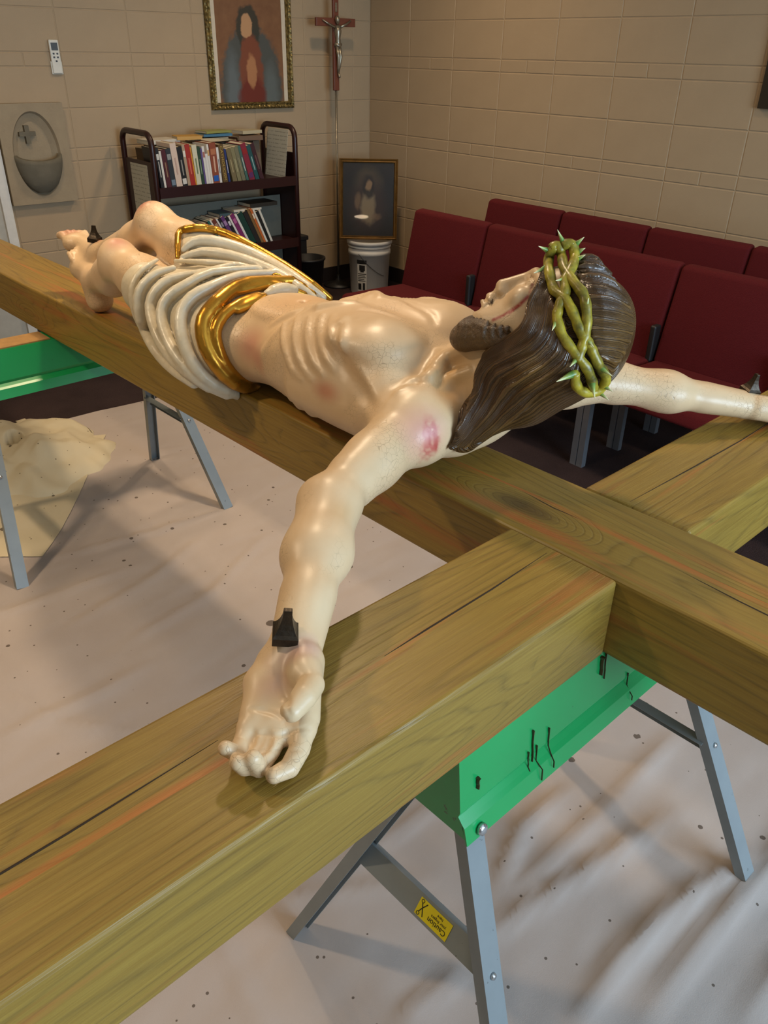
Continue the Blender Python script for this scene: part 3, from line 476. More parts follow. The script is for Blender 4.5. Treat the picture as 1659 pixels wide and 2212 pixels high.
# ---------------------------------------------------------------- the room
def wall_paint(name, c1, c2):
    m = NT(name, .62, spec=.3); v = m.obj(kind='Object')
    n1 = m.noise(v, 3.5, 3); n2 = m.noise(v, 260, 2)
    m.color(m.mix(n1, lin(c1), lin(c2))); m.bump(m.math('ADD', n2, m.math('MULTIPLY', n1, .5)), .35, .002); return m.m
M_BLOCK = wall_paint('painted_block', '#a58e70', '#b29b7c'); M_MORTAR = wall_paint('mortar_paint', '#a58e70', '#b09a7c')
M_CEIL = plain('ceiling_paint', '#d8d2c6', .9); M_PLASTER = plain('plaster', '#b7a88e', .85)
m = NT('carpet', .95, spec=.1); v = m.obj(); nz = m.noise(v, 220, 2); nb = m.noise(v, 4, 3)
m.color(m.mix(m.math('MULTIPLY', nz, nb), lin('#241c1d'), lin('#5a4846'))); m.bump(nz, .8, .006); M_CARPET = m.m
M_BASE = plain('vinyl_base', '#241d1b', .5)
M_WHITE = plain('white_trim', '#d8d4cc', .5)

bm = bmesh.new(); add_box(bm, ROOM_A - .2, .2, ROOM_B - .2, .2, -.12, 0)
struct(obj('floor', bm, M_CARPET, loc=wp(0, 0), rot=(0, 0, PHI)))
bm = bmesh.new(); add_box(bm, ROOM_A - .2, .2, ROOM_B - .2, .2, CEIL, CEIL + .1)
struct(obj('ceiling', bm, M_CEIL, loc=wp(0, 0), rot=(0, 0, PHI)))
REC = .0028                                                       # blocks stand proud of the joints
bm = bmesh.new(); add_box(bm, ROOM_A - .2, .2, REC, .2, 0, CEIL); wall_b = struct(obj('wall_back', bm, M_MORTAR, loc=wp(0, 0), rot=(0, 0, PHI)))
bm = bmesh.new(); add_box(bm, REC, .2, ROOM_B - .2, REC, 0, CEIL); wall_r = struct(obj('wall_right', bm, M_MORTAR, loc=wp(0, 0), rot=(0, 0, PHI)))
bm = bmesh.new(); add_box(bm, ROOM_A - .2, ROOM_A, ROOM_B - .2, .2, 0, CEIL); struct(obj('wall_left', bm, M_PLASTER, loc=wp(0, 0), rot=(0, 0, PHI)))
bm = bmesh.new()                                                  # wall behind the camera, with a window opening
for x0, x1, z0, z1 in ((ROOM_A - .2, -3.75, 0, CEIL), (-1.45, .2, 0, CEIL), (-3.75, -1.45, 0, .65), (-3.75, -1.45, 2.25, CEIL)): add_box(bm, x0, x1, ROOM_B - .2, ROOM_B, z0, z1)
struct(obj('wall_front', bm, M_PLASTER, loc=wp(0, 0), rot=(0, 0, PHI)))
bm = bmesh.new()
for x0, x1, z0, z1 in ((-3.75, -3.69, .65, 2.25), (-1.51, -1.45, .65, 2.25), (-3.69, -1.51, .65, .71), (-3.69, -1.51, 2.19, 2.25), (-2.63, -2.57, .71, 2.19)): add_box(bm, x0, x1, ROOM_B - .14, ROOM_B - .06, z0, z1)
struct(obj('window_1', bm, M_WHITE, loc=wp(0, 0), rot=(0, 0, PHI)))

# painted concrete blocks: two tall courses, then a thin one
THIN, TALL, LEN, J = .0675, .2035, .4055, .0045
def block_mesh(w, h):
    bm = bmesh.new(); c = .003; y0, y1 = 0, -REC
    P0 = [(0, 0), (w, 0), (w, h), (0, h)]; P1 = [(c, c), (w - c, c), (w - c, h - c), (c, h - c)]
    rows = [[bm.verts.new((x, y, z)) for x, z in pp] for y, pp in ((REC, P0), (.002, P0), (0, P1))]
    for a, b in zip(rows, rows[1:]):
        for i in range(4): bm.faces.new([a[i], a[(i + 1) % 4], b[(i + 1) % 4], b[i]])
    bm.faces.new(rows[2]); return mesh_of('block', bm)
BLK = {}
def blk(w, h):
    key = (round(w, 4), h)
    if key not in BLK: BLK[key] = block_mesh(w, h); BLK[key].materials.append(M_BLOCK)
    return BLK[key]
def courses(zmax):
    z = 0; out = []; i = 0
    while z < zmax:
        h = THIN if i % 3 == 0 else TALL
        out.append((i, z, h)); z += h; i += 1
    return out
def lay(wall, start, end, off, turn):
    """blocks as children of the wall; start/end measured along the wall from the corner"""
    cnt = 0
    for i, z, h in courses(2.62):
        x = -off
        L = LEN
        while x < end:
            segs = [(x, x + L)]
            if h == THIN: segs = [(x, x + L / 2), (x + L / 2, x + L)] if (int(x / L + 20) + i) % 2 == 0 else segs
            for a, b in segs:
                a2, b2 = max(a, 0), min(b, end)
                if b2 - a2 < .04 or b2 < start: continue
                o = bpy.data.objects.new('block', blk(b2 - a2 - J, h - J)); COL.objects.link(o); o.parent = wall
                if turn: o.location = (0, -a2 - J / 2, z + J / 2); o.rotation_euler = (0, 0, R_(-90))
                else: o.location = (-b2 + J / 2, 0, z + J / 2)
                cnt += 1
            x += L
    return cnt
lay(wall_b, 0, 3.9, LEN - .155, False)
lay(wall_r, 0, 5.2, 0, True)
bm = bmesh.new(); add_box(bm, -2.604, -.012, -.012, -.001, 0, .105); struct(obj('baseboard_back', bm, M_BASE, loc=wp(0, 0), rot=(0, 0, PHI)))
bm = bmesh.new(); add_box(bm, -.012, -.001, -5.2, 0, 0, .105); struct(obj('baseboard_right', bm, M_BASE, loc=wp(0, 0), rot=(0, 0, PHI)))
# white upright casing left of the stone font
bm = bmesh.new(); add_box(bm, -2.655, -2.605, -.03, -.001, 0, 2.14); add_box(bm, -2.66, -2.655, -.045, -.001, 0, 2.14); add_box(bm, -3.61, -3.56, -.03, -.001, 0, 2.14); add_box(bm, -3.56, -2.66, -.03, -.001, 2.09, 2.14); struct(obj('trim_1', bm, M_WHITE, loc=wp(0, 0), rot=(0, 0, PHI)))
bm = bmesh.new(); add_box(bm, -3.56, -2.66, -.02, -.001, .01, 2.08); struct(obj('door_1', bm, plain('grey_panel', '#b9b4a8', .6), loc=wp(0, 0), rot=(0, 0, PHI)))

# recessed ceiling lamps
m = NT('lamp_glow', .5); m.t.nodes.remove(m.b); em = m.n('ShaderNodeEmission', {0: (*WARM, 1), 1: 24.0}); m.t.links.new(em.outputs[0], m.t.nodes['Material Output'].inputs[0]); M_GLOW = m.m
bmr = bmesh.new(); add_lathe(bmr, [(.135, CEIL - .002), (.14, CEIL - .012), (.118, CEIL - .016), (.108, CEIL - .004)], 32, caps=False); me_ring = mesh_of('trim_ring', bmr, True); me_ring.materials.append(M_WHITE)
bmr = bmesh.new(); add_lathe(bmr, [(.109, CEIL - .003), (.109, CEIL - .006)], 32); me_lens = mesh_of('lens', bmr); me_lens.materials.append(M_GLOW)
for (a, b), e, words in LAMPS:
    t = thing('ceiling_light', 'round recessed ceiling downlight ' + words, 'light', wp(a, b, 0), (0, 0, PHI), 'ceiling downlights')
    obj('trim_ring', me_ring, None, t); obj('lens', me_lens, None, t)
# ---------------------------------------------------------------- timber cross
ZB = ZT - .1435; PW, AW = .211, .2075
def timber(name, top):
    """pressure-treated pine: grain runs along local x"""
    m = NT(name, .42, spec=.4); v = m.obj()
    def str_(sx, s, loc=(0, 0, 0), det=2., rg=.5): return m.noise(m.n('ShaderNodeMapping', {'Vector': v, 'Scale': (sx, s, s), 'Location': loc}).outputs[0], 1., det, rg)
    kv = m.n('ShaderNodeMapping', {'Vector': v, 'Scale': (2.1, 6.5, 6.5), 'Location': (.3, .2, .1)}).outputs[0]
    vor = m.n('ShaderNodeTexVoronoi', {'Vector': kv, 'Scale': 1.0, 'Randomness': .95}); near = vor.outputs['Distance']
    sel = m.math('GREATER_THAN', m.sep(vor.outputs['Color'])[0], .55)
    bend = m.math('MULTIPLY', m.ramp(near, [(.0, (1, 1, 1)), (.35, (.12, .12, .12)), (.5, (0, 0, 0))]), sel)
    cont = m.math('ADD', str_(.55, 5.5, (1, 2, 3), 1.5), m.math('MULTIPLY', bend, .35))          # growth rings = contour lines of a stretched field
    rings = m.math('ABSOLUTE', m.math('SINE', m.math('MULTIPLY', cont, 92.)))
    late = m.ramp(rings, [(.0, (1, 1, 1)), (.22, (.55, .55, .55)), (.6, (0, 0, 0))])
    fine = str_(7, 230, (0, 0, 0), 3, .7); broad = str_(.8, 4.5, (5, 0, 0)); streak = str_(1.3, 30, (0, 3, 0), 4, .6)
    base = m.mix(broad, lin('#634a1a'), lin('#88692a'))
    base = m.mix(m.math('MULTIPLY', streak, .55), base, lin('#96782f'))
    base = m.mix(m.math('MULTIPLY', late, .55), base, lin('#54401a'))
    base = m.mix(m.math('MULTIPLY', m.math('SUBTRACT', fine, .3), .8, clamp=True), base, lin('#b09444'))
    red = str_(1.2, 17, (3, 1.3, 2), 4, .6)
    base = m.mix(m.ramp(red, [(.57, (0, 0, 0)), (.70, (.75, .75, .75))]), base, lin('#a2582a'))
    sp = m.sep(v); yy = m.math('ABSOLUTE', m.math('ADD', sp[1], m.math('MULTIPLY', m.math('SUBTRACT', str_(1.0, .2, (7, 0, 0)), .5), .05)))
    vein = m.math('MULTIPLY', m.math('LESS_THAN', m.math('ADD', yy, m.math('MULTIPLY', streak, .02)), .019), m.ramp(str_(2.4, 40, (2, 2, 2), 3), [(.47, (0, 0, 0)), (.66, (.7, .7, .7))]))
    base = m.mix(vein, base, lin('#b0602a'))
    base = m.mix(m.math('MULTIPLY', m.ramp(near, [(.0, (1, 1, 1)), (.10, (.75, .75, .75)), (.17, (.15, .15, .15)), (.26, (0, 0, 0))]), m.math('MULTIPLY', sel, .8)), base, lin('#3c2a12'))
    m.color(base); m.bump(m.math('SUBTRACT', m.math('MULTIPLY', fine, .8), m.math('MULTIPLY', late, .4)), .3, .003); return m.m
M_TIMBER = timber('treated_timber', 0)
cross = tag(bpy.data.objects.new('timber_cross', None), 'large treated timber cross laid flat across two green sawhorses', 'cross'); COL.objects.link(cross)
def beam(name, L, w, h, loc, rot):
    bm = rbox(-L / 2, L / 2, -w / 2, w / 2, -h / 2, h / 2, .007, 3); return obj(name, bm, M_TIMBER, cross, loc=loc, rot=rot)
zc = (ZT + ZB) / 2; hh = ZT - ZB
beam('upright', 5.2, PW, hh, (PW / 2, 1.5, zc), (0, 0, R_(90)))
L1 = 1.7; beam('arm', L1, AW, hh - .0006, (-L1 / 2 - .0004, AW / 2, zc), (0, 0, R_(180)))
beam('arm', 1.35, AW, hh - .0006, (PW + 1.35 / 2 + .0004, AW / 2, zc), (0, 0, 0))
# long drying cracks along the timbers
M_CRACK = plain('crack_dark', '#2a1c0a', .9)
def crack(pts, w=.0016):
    bm = bmesh.new(); add_tube(bm, [(x, y, ZT - .0002) for x, y in pts], [w * .2] + [w] * (len(pts) - 2) + [w * .2], 6, flat=.35); obj('drying_crack', bm, M_CRACK, cross)
crack([(-.02, .118), (-.16, .112), (-.30, .110), (-.38, .108)]); crack([(-.62, .128), (-.80, .122), (-1.0, .120), (-1.3, .118)])
crack([(.225, .122), (.42, .116), (.62, .112), (.80, .115)]); crack([(.095, -.02), (.085, -.15), (.078, -.32), (.075, -.6)], .0018); crack([(.115, .30), (.105, .20), (.108, .12)])

# ---------------------------------------------------------------- sawhorses
m = NT('green_enamel', .28, spec=.6); v = m.obj(); n1 = m.noise(v, 6, 3)
col = m.mix(n1, lin('#0d8a46'), lin('#17a058')); chips = m.ramp(m.noise(v, 26, 5, .7), [(.69, (0, 0, 0)), (.72, (1, 1, 1))])
m.color(m.mix(m.math('MULTIPLY', chips, .8), col, lin('#2c3a24'))); M_GREEN = m.m
m = NT('grey_enamel', .42, .15); v = m.obj(); n1 = m.noise(v, 9, 4); sp = m.ramp(m.noise(v, 60, 3, .6), [(.70, (0, 0, 0)), (.74, (1, 1, 1))])
m.color(m.mix(m.math('MULTIPLY', sp, .7), m.mix(n1, lin('#767c7e'), lin('#8e9698')), lin('#34383a'))); M_STEEL = m.m
M_BOLT = plain('zinc_bolt', '#c8ccd0', .25, .9); M_STICK = plain('yellow_sticker', '#d8c818', .4); M_INK = plain('black_ink', '#1c1a10', .6)
M_DRIP = plain('brown_stain_drip', '#3a2a12', .35); M_OLDWOOD = plain('worn_board', '#a07a48', .8, var=.3)
def smooth_edges(bm, r=.002): bmesh.ops.bevel(bm, geom=[e for e in bm.edges], offset=r, segments=1, affect='EDGES')
def channel(bm, A, B, out, w=.038, d=.022, t=.0025):
    """u-shaped steel section with its web facing 'out'"""
    h = w / 2
    prof = [(-d, -h), (0, -h), (0, h), (-d, h), (-d, h - t), (-t, h - t), (-t, -h + t), (-d, -h + t)]
    add_sweep(bm, prof, A, B, out)
def sawhorse(loc, label, board=False):
    t = thing('sawhorse', label, 'sawhorse', loc, group='sawhorses under the cross')
    Ht = ZB - .0005; HL = .335
    # folded sheet rail: flat top, flared skirts with a pressed rib
    side = [(.050, Ht), (.060, Ht - .095), (.057, Ht - .104), (.064, Ht - .112), (.070, Ht - .118), (.078, Ht - .148)]
    top = [(-x, z) for x, z in side[::-1]] + side
    inn = [(x - (.003 if x > 0 else -.003), z - (.003 if abs(x) < .051 else 0)) for x, z in top]
    bm = bmesh.new(); prof = top + inn[::-1]
    rows = [[bm.verts.new((X, y, z)) for y, z in prof] for X in (-HL, HL)]; n = len(prof)
    for i in range(n): bm.faces.new([rows[0][i], rows[0][(i + 1) % n], rows[1][(i + 1) % n], rows[1][i]])
    k = len(top)
    for rw in rows:
        for i in range(k - 1): bm.faces.new([rw[i], rw[i + 1], rw[n - 2 - i], rw[n - 1 - i]])
    rail = obj('top_rail', bm, M_GREEN, t)
    for sx in (-1, 1):                                             # folded end plates
        bm = bmesh.new(); pts = [(-.045, Ht - .005), (.045, Ht - .005), (.057, Ht - .11), (.070, Ht - .145), (-.070, Ht - .145), (-.057, Ht - .11)]
        a = [bm.verts.new((sx * (HL - .004), y, z)) for y, z in pts]; b = [bm.verts.new((sx * (HL - .008), y, z)) for y, z in pts]
        bm.faces.new(a); bm.faces.new(b[::-1])
        for i in range(6): bm.faces.new([a[i], b[i], b[(i + 1) % 6], a[(i + 1) % 6]])
        obj('end_plate', bm, M_GREEN, t)
    for sx in (-1, 1):
        legs = {}
        for sy in (-1, 1):
            A = Vector((sx * .288, sy * .018, Ht - .03)); Bf = Vector((sx * .392, sy * .288, .009)); legs[sy] = (A, Bf)
            bm = bmesh.new(); channel(bm, A, Bf, (0, sy, .35)); lg = obj('leg', bm, M_STEEL, t)
            bm = bmesh.new(); q = A + (Bf - A) * .14
            add_lathe(bm, [(.0001, 0), (.010, 0), (.009, .004), (.005, .006), (.0001, .0062)], 12, caps=False)
            bo = obj('bolt', bm, M_BOLT, t, True); bo.location = (sx * .305, sy * .0775, Ht - .135); bo.rotation_euler = (R_(-75 * sy), 0, 0)
        f = .50
        a = legs[-1][0].lerp(legs[-1][1], f); b = legs[1][0].lerp(legs[1][1], f)
        dr0 = (b - a).normalized(); bm = bmesh.new(); channel(bm, a + dr0 * .016, b - dr0 * .016, (sx * .8, 0, .6), .040, .018); obj('brace', bm, M_STEEL, t)
        for sy, q in ((-1, a), (1, b)):
            lgd = (legs[sy][1] - legs[sy][0]).normalized(); no = Vector((0, sy, .35)); no = (no - lgd * no.dot(lgd)).normalized()
            bm = bmesh.new(); add_lathe(bm, [(.0001, 0), (.006, 0), (.005, .003), (.0001, .004)], 10, caps=False); bo = obj('rivet', bm, M_BOLT, t, True); bo.location = q + no * .0005; bo.rotation_euler = no.to_track_quat('Z', 'Y').to_euler()
        # caution sticker on the brace
        dr = (b - a).normalized(); nrm = Vector((sx * .8, 0, .6)); nrm = (nrm - dr * nrm.dot(dr)).normalized(); wd_ = nrm.cross(dr) * -1
        cen = a.lerp(b, .40) + nrm * .0008
        Mx = Matrix((dr * -1, wd_, (dr * -1).cross(wd_))).transposed().to_4x4(); Mx.translation = cen
        if (dr * -1).cross(wd_).dot(nrm) < 0: Mx = Matrix((dr, wd_, dr.cross(wd_))).transposed().to_4x4(); Mx.translation = cen
        bm = bmesh.new(); add_box(bm, -.034, .034, -.0145, .0145, -.0003, .0003); st = obj('caution_sticker', bm, M_STICK, t); st.matrix_local = Mx
        tx = obj('sticker_lettering', text_mesh('lettering', 'Caution', .012), M_INK, st, loc=(.010, -.006, .0006), rot=(0, 0, math.pi))
        obj('sticker_lettering', text_mesh('lettering', 'your fingers', .0065), M_INK, st, loc=(.010, .002, .0006), rot=(0, 0, math.pi)); obj('sticker_lettering', text_mesh('lettering', 'here', .0065), M_INK, st, loc=(.010, .009, .0006), rot=(0, 0, math.pi))
        bm = bmesh.new()
        for s_ in (-1, 1):
            add_tube(bm, [(-.018, -.011 * s_, .0006), (-.024, .001, .0006), (-.028, .008 * s_, .0006)], .0008, 5)
            add_tube(bm, [(-.028 + .0028 * math.cos(q), .0105 * s_ + .0028 * math.sin(q), .0006) for q in [k * .785 for k in range(8)]], .0006, 5, closed=True)
        obj('scissors_mark', bm, M_INK, st)
    return t, rail
saw1, rail1 = sawhorse((0, .055, 0), 'green and grey steel sawhorse nearest the camera under the crossing timbers')
saw2, rail2 = sawhorse((.055, 2.135, 0), 'green and grey steel sawhorse by the crumpled cloth, farther from the camera')
saw1.scale = (1.0, 1, 1)
# stain drips down the near skirt
def drip(X, z0, z1, w=.003, blob=0):
    bm = bmesh.new(); ys = lambda z: -(.0505 + (ZB - z) * .105 + (.004 if z < ZB - .112 else 0) + (.008 if z < ZB - .12 else 0)) - .0012
    n = 6; add_tube(bm, [(X + .0006 * math.sin(k * 1.9), ys(z0 + (z1 - z0) * k / n), z0 + (z1 - z0) * k / n) for k in range(n + 1)], [w * .55 * (1.5 if k == 0 else .9) for k in range(n + 1)], 6, flat=.4)
    obj('stain_drip', bm, M_DRIP, saw1)
for X, z0, z1, w in ((-.175, .66, .600, .004), (-.165, .625, .565, .003), (-.185, .625, .59, .003), (-.135, .64, .57, .003), (.0, .70, .665, .009), (.012, .70, .65, .003), (.085, .703, .64, .003), (.087, .62, .57, .0025), (-.30, .655, .635, .008)): drip(X, z0, z1, w)
bm = bmesh.new(); add_box(bm, -.335, -.062, -.046, .046, ZB, ZB + .004); obj('worn_top_board', bm, M_OLDWOOD, saw2)
bm = bmesh.new(); add_box(bm, -.262, -.232, -.047, -.01, ZB + .004, ZB + .0048); obj('blue_tape', bm, plain('blue_tape', '#2a63b8', .6), saw2)
# ---------------------------------------------------------------- drop cloths on the carpet
from mathutils import noise as mn
def canvas(name, tint=('#9c9089', '#aea39c')):
    m = NT(name, .85, spec=.2); v = m.obj(); n1 = m.noise(v, 3, 4); weave = m.noise(v, 500, 1)
    col = m.mix(n1, lin(tint[0]), lin(tint[1]))
    for sc, lo in ((5., .05), (13., .06), (31., .07)):                              # splashes of dark stain
        vo = m.n('ShaderNodeTexVoronoi', {'Vector': v, 'Scale': sc, 'Randomness': 1.0}); keep = m.sep(vo.outputs['Color'])
        dot = m.math('MULTIPLY', m.math('LESS_THAN', m.math('ADD', vo.outputs['Distance'], m.math('MULTIPLY', m.noise(v, 90, 2), .04)), lo + .045), m.math('GREATER_THAN', keep[0], .62))
        col = m.mix(m.math('MULTIPLY', dot, .8), col, lin('#43362a'))
    m.color(col); m.bump(m.math('ADD', m.math('MULTIPLY', weave, .3), n1), .25, .004); return m.m
M_CANVAS = canvas('canvas'); M_CANVAS2 = canvas('cream_canvas', ('#b3a688', '#c6bba2'))
RIDGES = [([(-.04, .09), (.37, .08), (.73, .10)], .013, .022), ([(-.18, .08), (.18, .01), (.46, -.04)], .016, .022), ([(-.13, -.15), (.04, -.14), (.23, -.16), (.48, -.21)], .022, .026), ([(-.04, -.23), (.20, -.23), (.45, -.25), (.9, -.22)], .020, .026),
          ([(-.64, 1.24), (-.37, 1.23), (-.21, 1.24)], .010, .022), ([(.46, 1.85), (.16, 1.88), (-.19, 1.95)], .008, .018), ([(-.28, .39), (-.06, .36), (.3, .33)], .008, .016), ([(.33, .17), (.14, .18), (-.03, .12)], .016, .02), ([(-.36, .07), (-.21, .05)], .012, .02),
          ([(-.57, 1.41), (-.51, 1.20), (-.37, 1.02)], .010, .02), ([(.09, 2.34), (.10, 1.81), (.07, 1.31), (.05, .6)], .004, .007), ([(-.42, .85), (-.55, .24), (-.6, -.2)], .008, .018), ([(-.55, .75), (-.40, .42), (-.1, .22)], .009, .02), ([(.10, -.35), (.4, -.38), (.8, -.34)], .018, .03),
          ([(.2, .42), (.45, .35), (.7, .25)], .010, .02), ([(.30, 1.75), (.0, 1.62), (-.35, 1.55)], .008, .02), ([(.45, 1.6), (.1, 1.42), (-.2, 1.38)], .008, .018), ([(.6, 2.4), (.5, 2.0), (.52, 1.4)], .006, .012), ([(-.9, 1.9), (-.4, 1.75), (.0, 1.72)], .008, .02)]
def ridge_height(X, Y):
    H = np.zeros_like(X)
    for pts, h, w in RIDGES:
        best = np.full(X.shape, 9.); tt = np.zeros_like(X); L = 0; tot = sum(math.dist(a, b) for a, b in zip(pts, pts[1:]))
        for a, b in zip(pts, pts[1:]):
            vx, vy = b[0] - a[0], b[1] - a[1]; l2 = vx * vx + vy * vy; t = np.clip(((X - a[0]) * vx + (Y - a[1]) * vy) / l2, 0, 1)
            d = 1.5 * np.hypot(X - a[0] - t * vx, Y - a[1] - t * vy); u = (L + t * math.sqrt(l2)) / tot; m_ = d < best; best[m_] = d[m_]; tt[m_] = u[m_]; L += math.sqrt(l2)
        H += h * 1.15 * np.exp(-(best / w) ** 1.35) * (1 - .85 * np.abs(2 * tt - 1) ** 3)
    return H
def sheet(name, x0, x1, y0, y1, step, hfun, edge=.03, drop=None):
    nx, ny = int((x1 - x0) / step) + 1, int((y1 - y0) / step) + 1
    X, Y = np.meshgrid(np.linspace(x0, x1, nx), np.linspace(y0, y1, ny), indexing='ij')
    X2 = X + edge * np.sin(Y * 3.1 + 1) * ((X - x0) / (x1 - x0) > .9) ; Y2 = Y + edge * np.sin(X * 4.3) * ((Y - y0) / (y1 - y0) > .9)
    Z = hfun(X2, Y2); V = np.stack([X2, Y2, Z], 2).reshape(-1, 3)
    i, j = np.meshgrid(np.arange(nx - 1), np.arange(ny - 1), indexing='ij'); k = (i * ny + j).ravel()
    return fast_mesh(name, V, np.stack([k, k + ny, k + ny + 1, k + 1], 1))
def soft(X, Y, s, seed=0):
    out = np.zeros(X.size)
    for i, (a, b) in enumerate(zip(X.ravel(), Y.ravel())): out[i] = mn.noise((a * s + seed, b * s, seed * .7))
    return out.reshape(X.shape)
def main_h(X, Y): return .003 + np.maximum(0, ridge_height(X, Y) + .004 * (1 + soft(X, Y, 2.2)) + .0035 * np.maximum(0, soft(X * .6, Y * 1.8, 5., 3)) + .0022 * (1 - np.abs(soft(X * .5, Y * 1.7, 9., 13)) * 2))
me_ = sheet('drop_cloth', -2.3, 1.18, -1.7, 3.03, .018, main_h)
tag(obj('drop_cloth', me_, M_CANVAS), 'large pinkish canvas drop cloth spread over the carpet under the sawhorses', 'drop cloth')
def second_h(X, Y): return main_h(X, Y) + .0025 + .003 * (1 + soft(X, Y, 6., 9))
# second cloth: a turned sheet, its right edge running diagonally
me_ = sheet('cream_drop_cloth', -1.5, 0, 0, 1.0, .02, lambda X, Y: X * 0); co = np.empty(len(me_.vertices) * 3, np.float32); me_.vertices.foreach_get('co', co); co = co.reshape(-1, 3)
ang = math.atan2(.23, .20) - math.pi / 2; cx_, sx_ = math.cos(ang), math.sin(ang); px_ = co[:, 0] * cx_ - co[:, 1] * sx_ - .235; py_ = co[:, 0] * sx_ + co[:, 1] * cx_ + 2.0
co[:, 0] = px_; co[:, 1] = py_; co[:, 2] = main_h(px_, py_) + .003
me_.vertices.foreach_set('co', co.ravel()); me_.update()
tag(obj('drop_cloth', me_, M_CANVAS2), 'small cream canvas sheet lying on the larger cloth at the left', 'drop cloth')
# crumpled bundle
def bundle_h(X, Y):
    r = np.sqrt(((X - .02) / .37) ** 2 + ((Y - 2.80) / .40) ** 2); w = .16 * soft(X, Y, 5., 2) + .10 * soft(X, Y, 11., 6)
    dome = np.clip(1.0 - (r + w) ** 2.2, 0, 1) ** .8
    wx = X + .07 * soft(X, Y, 3.5, 4) + .02 * soft(X, Y, 9., 14); wy = Y + .07 * soft(X, Y, 3.5, 8) + .02 * soft(X, Y, 9., 18)
    f = np.zeros_like(X)
    for ang, fr, ph, am in ((.5, 3.1, .2, 1.), (1.5, 2.6, .7, .9), (2.4, 4.3, .1, .7), (.1, 6.1, .4, .4), (1.9, 7.7, .9, .35), (2.9, 9.5, .3, .22)):
        q = (wx * math.cos(ang) + wy * math.sin(ang)) * fr + ph; f += am * (1 - 4 * np.abs((q % 1) - .5)) * .5
    return .004 + dome * (.105 + .036 * f)
me_ = sheet('crumpled_cloth', -.50, .46, 2.33, 3.27, .009, bundle_h)
bm = bmesh.new(); bm.from_mesh(me_); bmesh.ops.delete(bm, geom=[f for f in bm.faces if f.calc_center_median().z < .0065], context='FACES'); bmesh.ops.delete(bm, geom=[v_ for v_ in bm.verts if not v_.link_faces], context='VERTS')
tag(obj('crumpled_cloth', bm, M_CANVAS2, None, True), 'crumpled cream canvas cloth heaped on the floor under the green sawhorse rail', 'cloth')
# ---------------------------------------------------------------- assembling the figure
statue = tag(bpy.data.objects.new('crucifix_figure', None), 'painted carved figure of Christ lying face up on the timber cross with outstretched arms', 'statue'); COL.objects.link(statue)
statue.location = (.105, 1.0, ZT); ST0 = np.array([.105, 1.0, ZT])
def rest_on_timber(G):
    """the figure lies on the timber and never reaches into it"""
    X, Y, Z = G.ax[0][:, None, None], G.ax[1][None, :, None], G.ax[2][None, None, :]
    for d in (np.abs(X - .1055) - .108, np.maximum(np.abs(Y - .1038) - .106, np.abs(X - .1) - 1.5)):
        G.d = np.maximum(G.d, -np.maximum(d, Z - (ZT + .0015))).astype(np.float32)
def carve(parts, builders):
    """evaluate the same distance field on several lattices and merge the pieces"""
    Vs, Qs, n = [], [], 0
    for lo, hi, res in parts:
        G = Field(lo, hi, res)
        for b in builders: b(G)
        rest_on_timber(G)
        V, Q = G.mesh(); Vs.append(V); Qs.append(Q + n); n += len(V)
    return np.concatenate(Vs), np.concatenate(Qs)
def body_left_hand(G): body_hand(G, True)
V, Q = carve([((-.12, .30, .80), (.33, 1.16, 1.22), .005), ((-.15, 1.15, .80), (.33, 2.10, 1.28), .005),
              ((-.475, .09, .82), (-.105, .50, 1.05), .004), ((-.68, -.02, .84), (-.460, .26, .96), .0022),
              ((.315, .09, .82), (.685, .50, 1.05), .005), ((.67, -.02, .84), (.90, .26, .96), .003),
              ((.02, .10, 1.0), (.34, .48, 1.33), .0026)],
             [body_torso, body_relief, body_legs, body_right_arm, body_left_arm, body_hand, body_left_hand, body_head])
def flesh():
    m = NT('painted_flesh', .38, spec=.45); v = m.obj()
    n1 = m.noise(v, 7, 3); n2 = m.noise(v, 45, 3)
    col = m.mix(n1, lin('#c4a37c'), lin('#dac09c')); col = m.mix(m.math('MULTIPLY', n2, .25), col, lin('#b48e62'))
    at = m.n('ShaderNodeVertexColor', layer_name='stain')
    col = m.mix(at.outputs['Alpha'], col, at.outputs['Color'])
    # fine crackle in the old paint
    cr = m.n('ShaderNodeTexVoronoi', {'Vector': m.n('ShaderNodeMapping', {'Vector': v, 'Scale': (1, 1, 1)}).outputs[0], 'Scale': 110}, feature='DISTANCE_TO_EDGE').outputs[0]
    patch = m.ramp(m.noise(v, 9, 2), [(.48, (0, 0, 0)), (.60, (1, 1, 1))])
    line = m.math('MULTIPLY', m.ramp(cr, [(.0, (1, 1, 1)), (.035, (0, 0, 0))]), patch)
    m.color(m.mix(m.math('MULTIPLY', line, .55), col, lin('#5c4526'))); m.bump(m.math('SUBTRACT', m.math('MULTIPLY', n2, .5), line), .18, .003); return m.m
M_FLESH = flesh()
me = fast_mesh('body', V - ST0, Q)
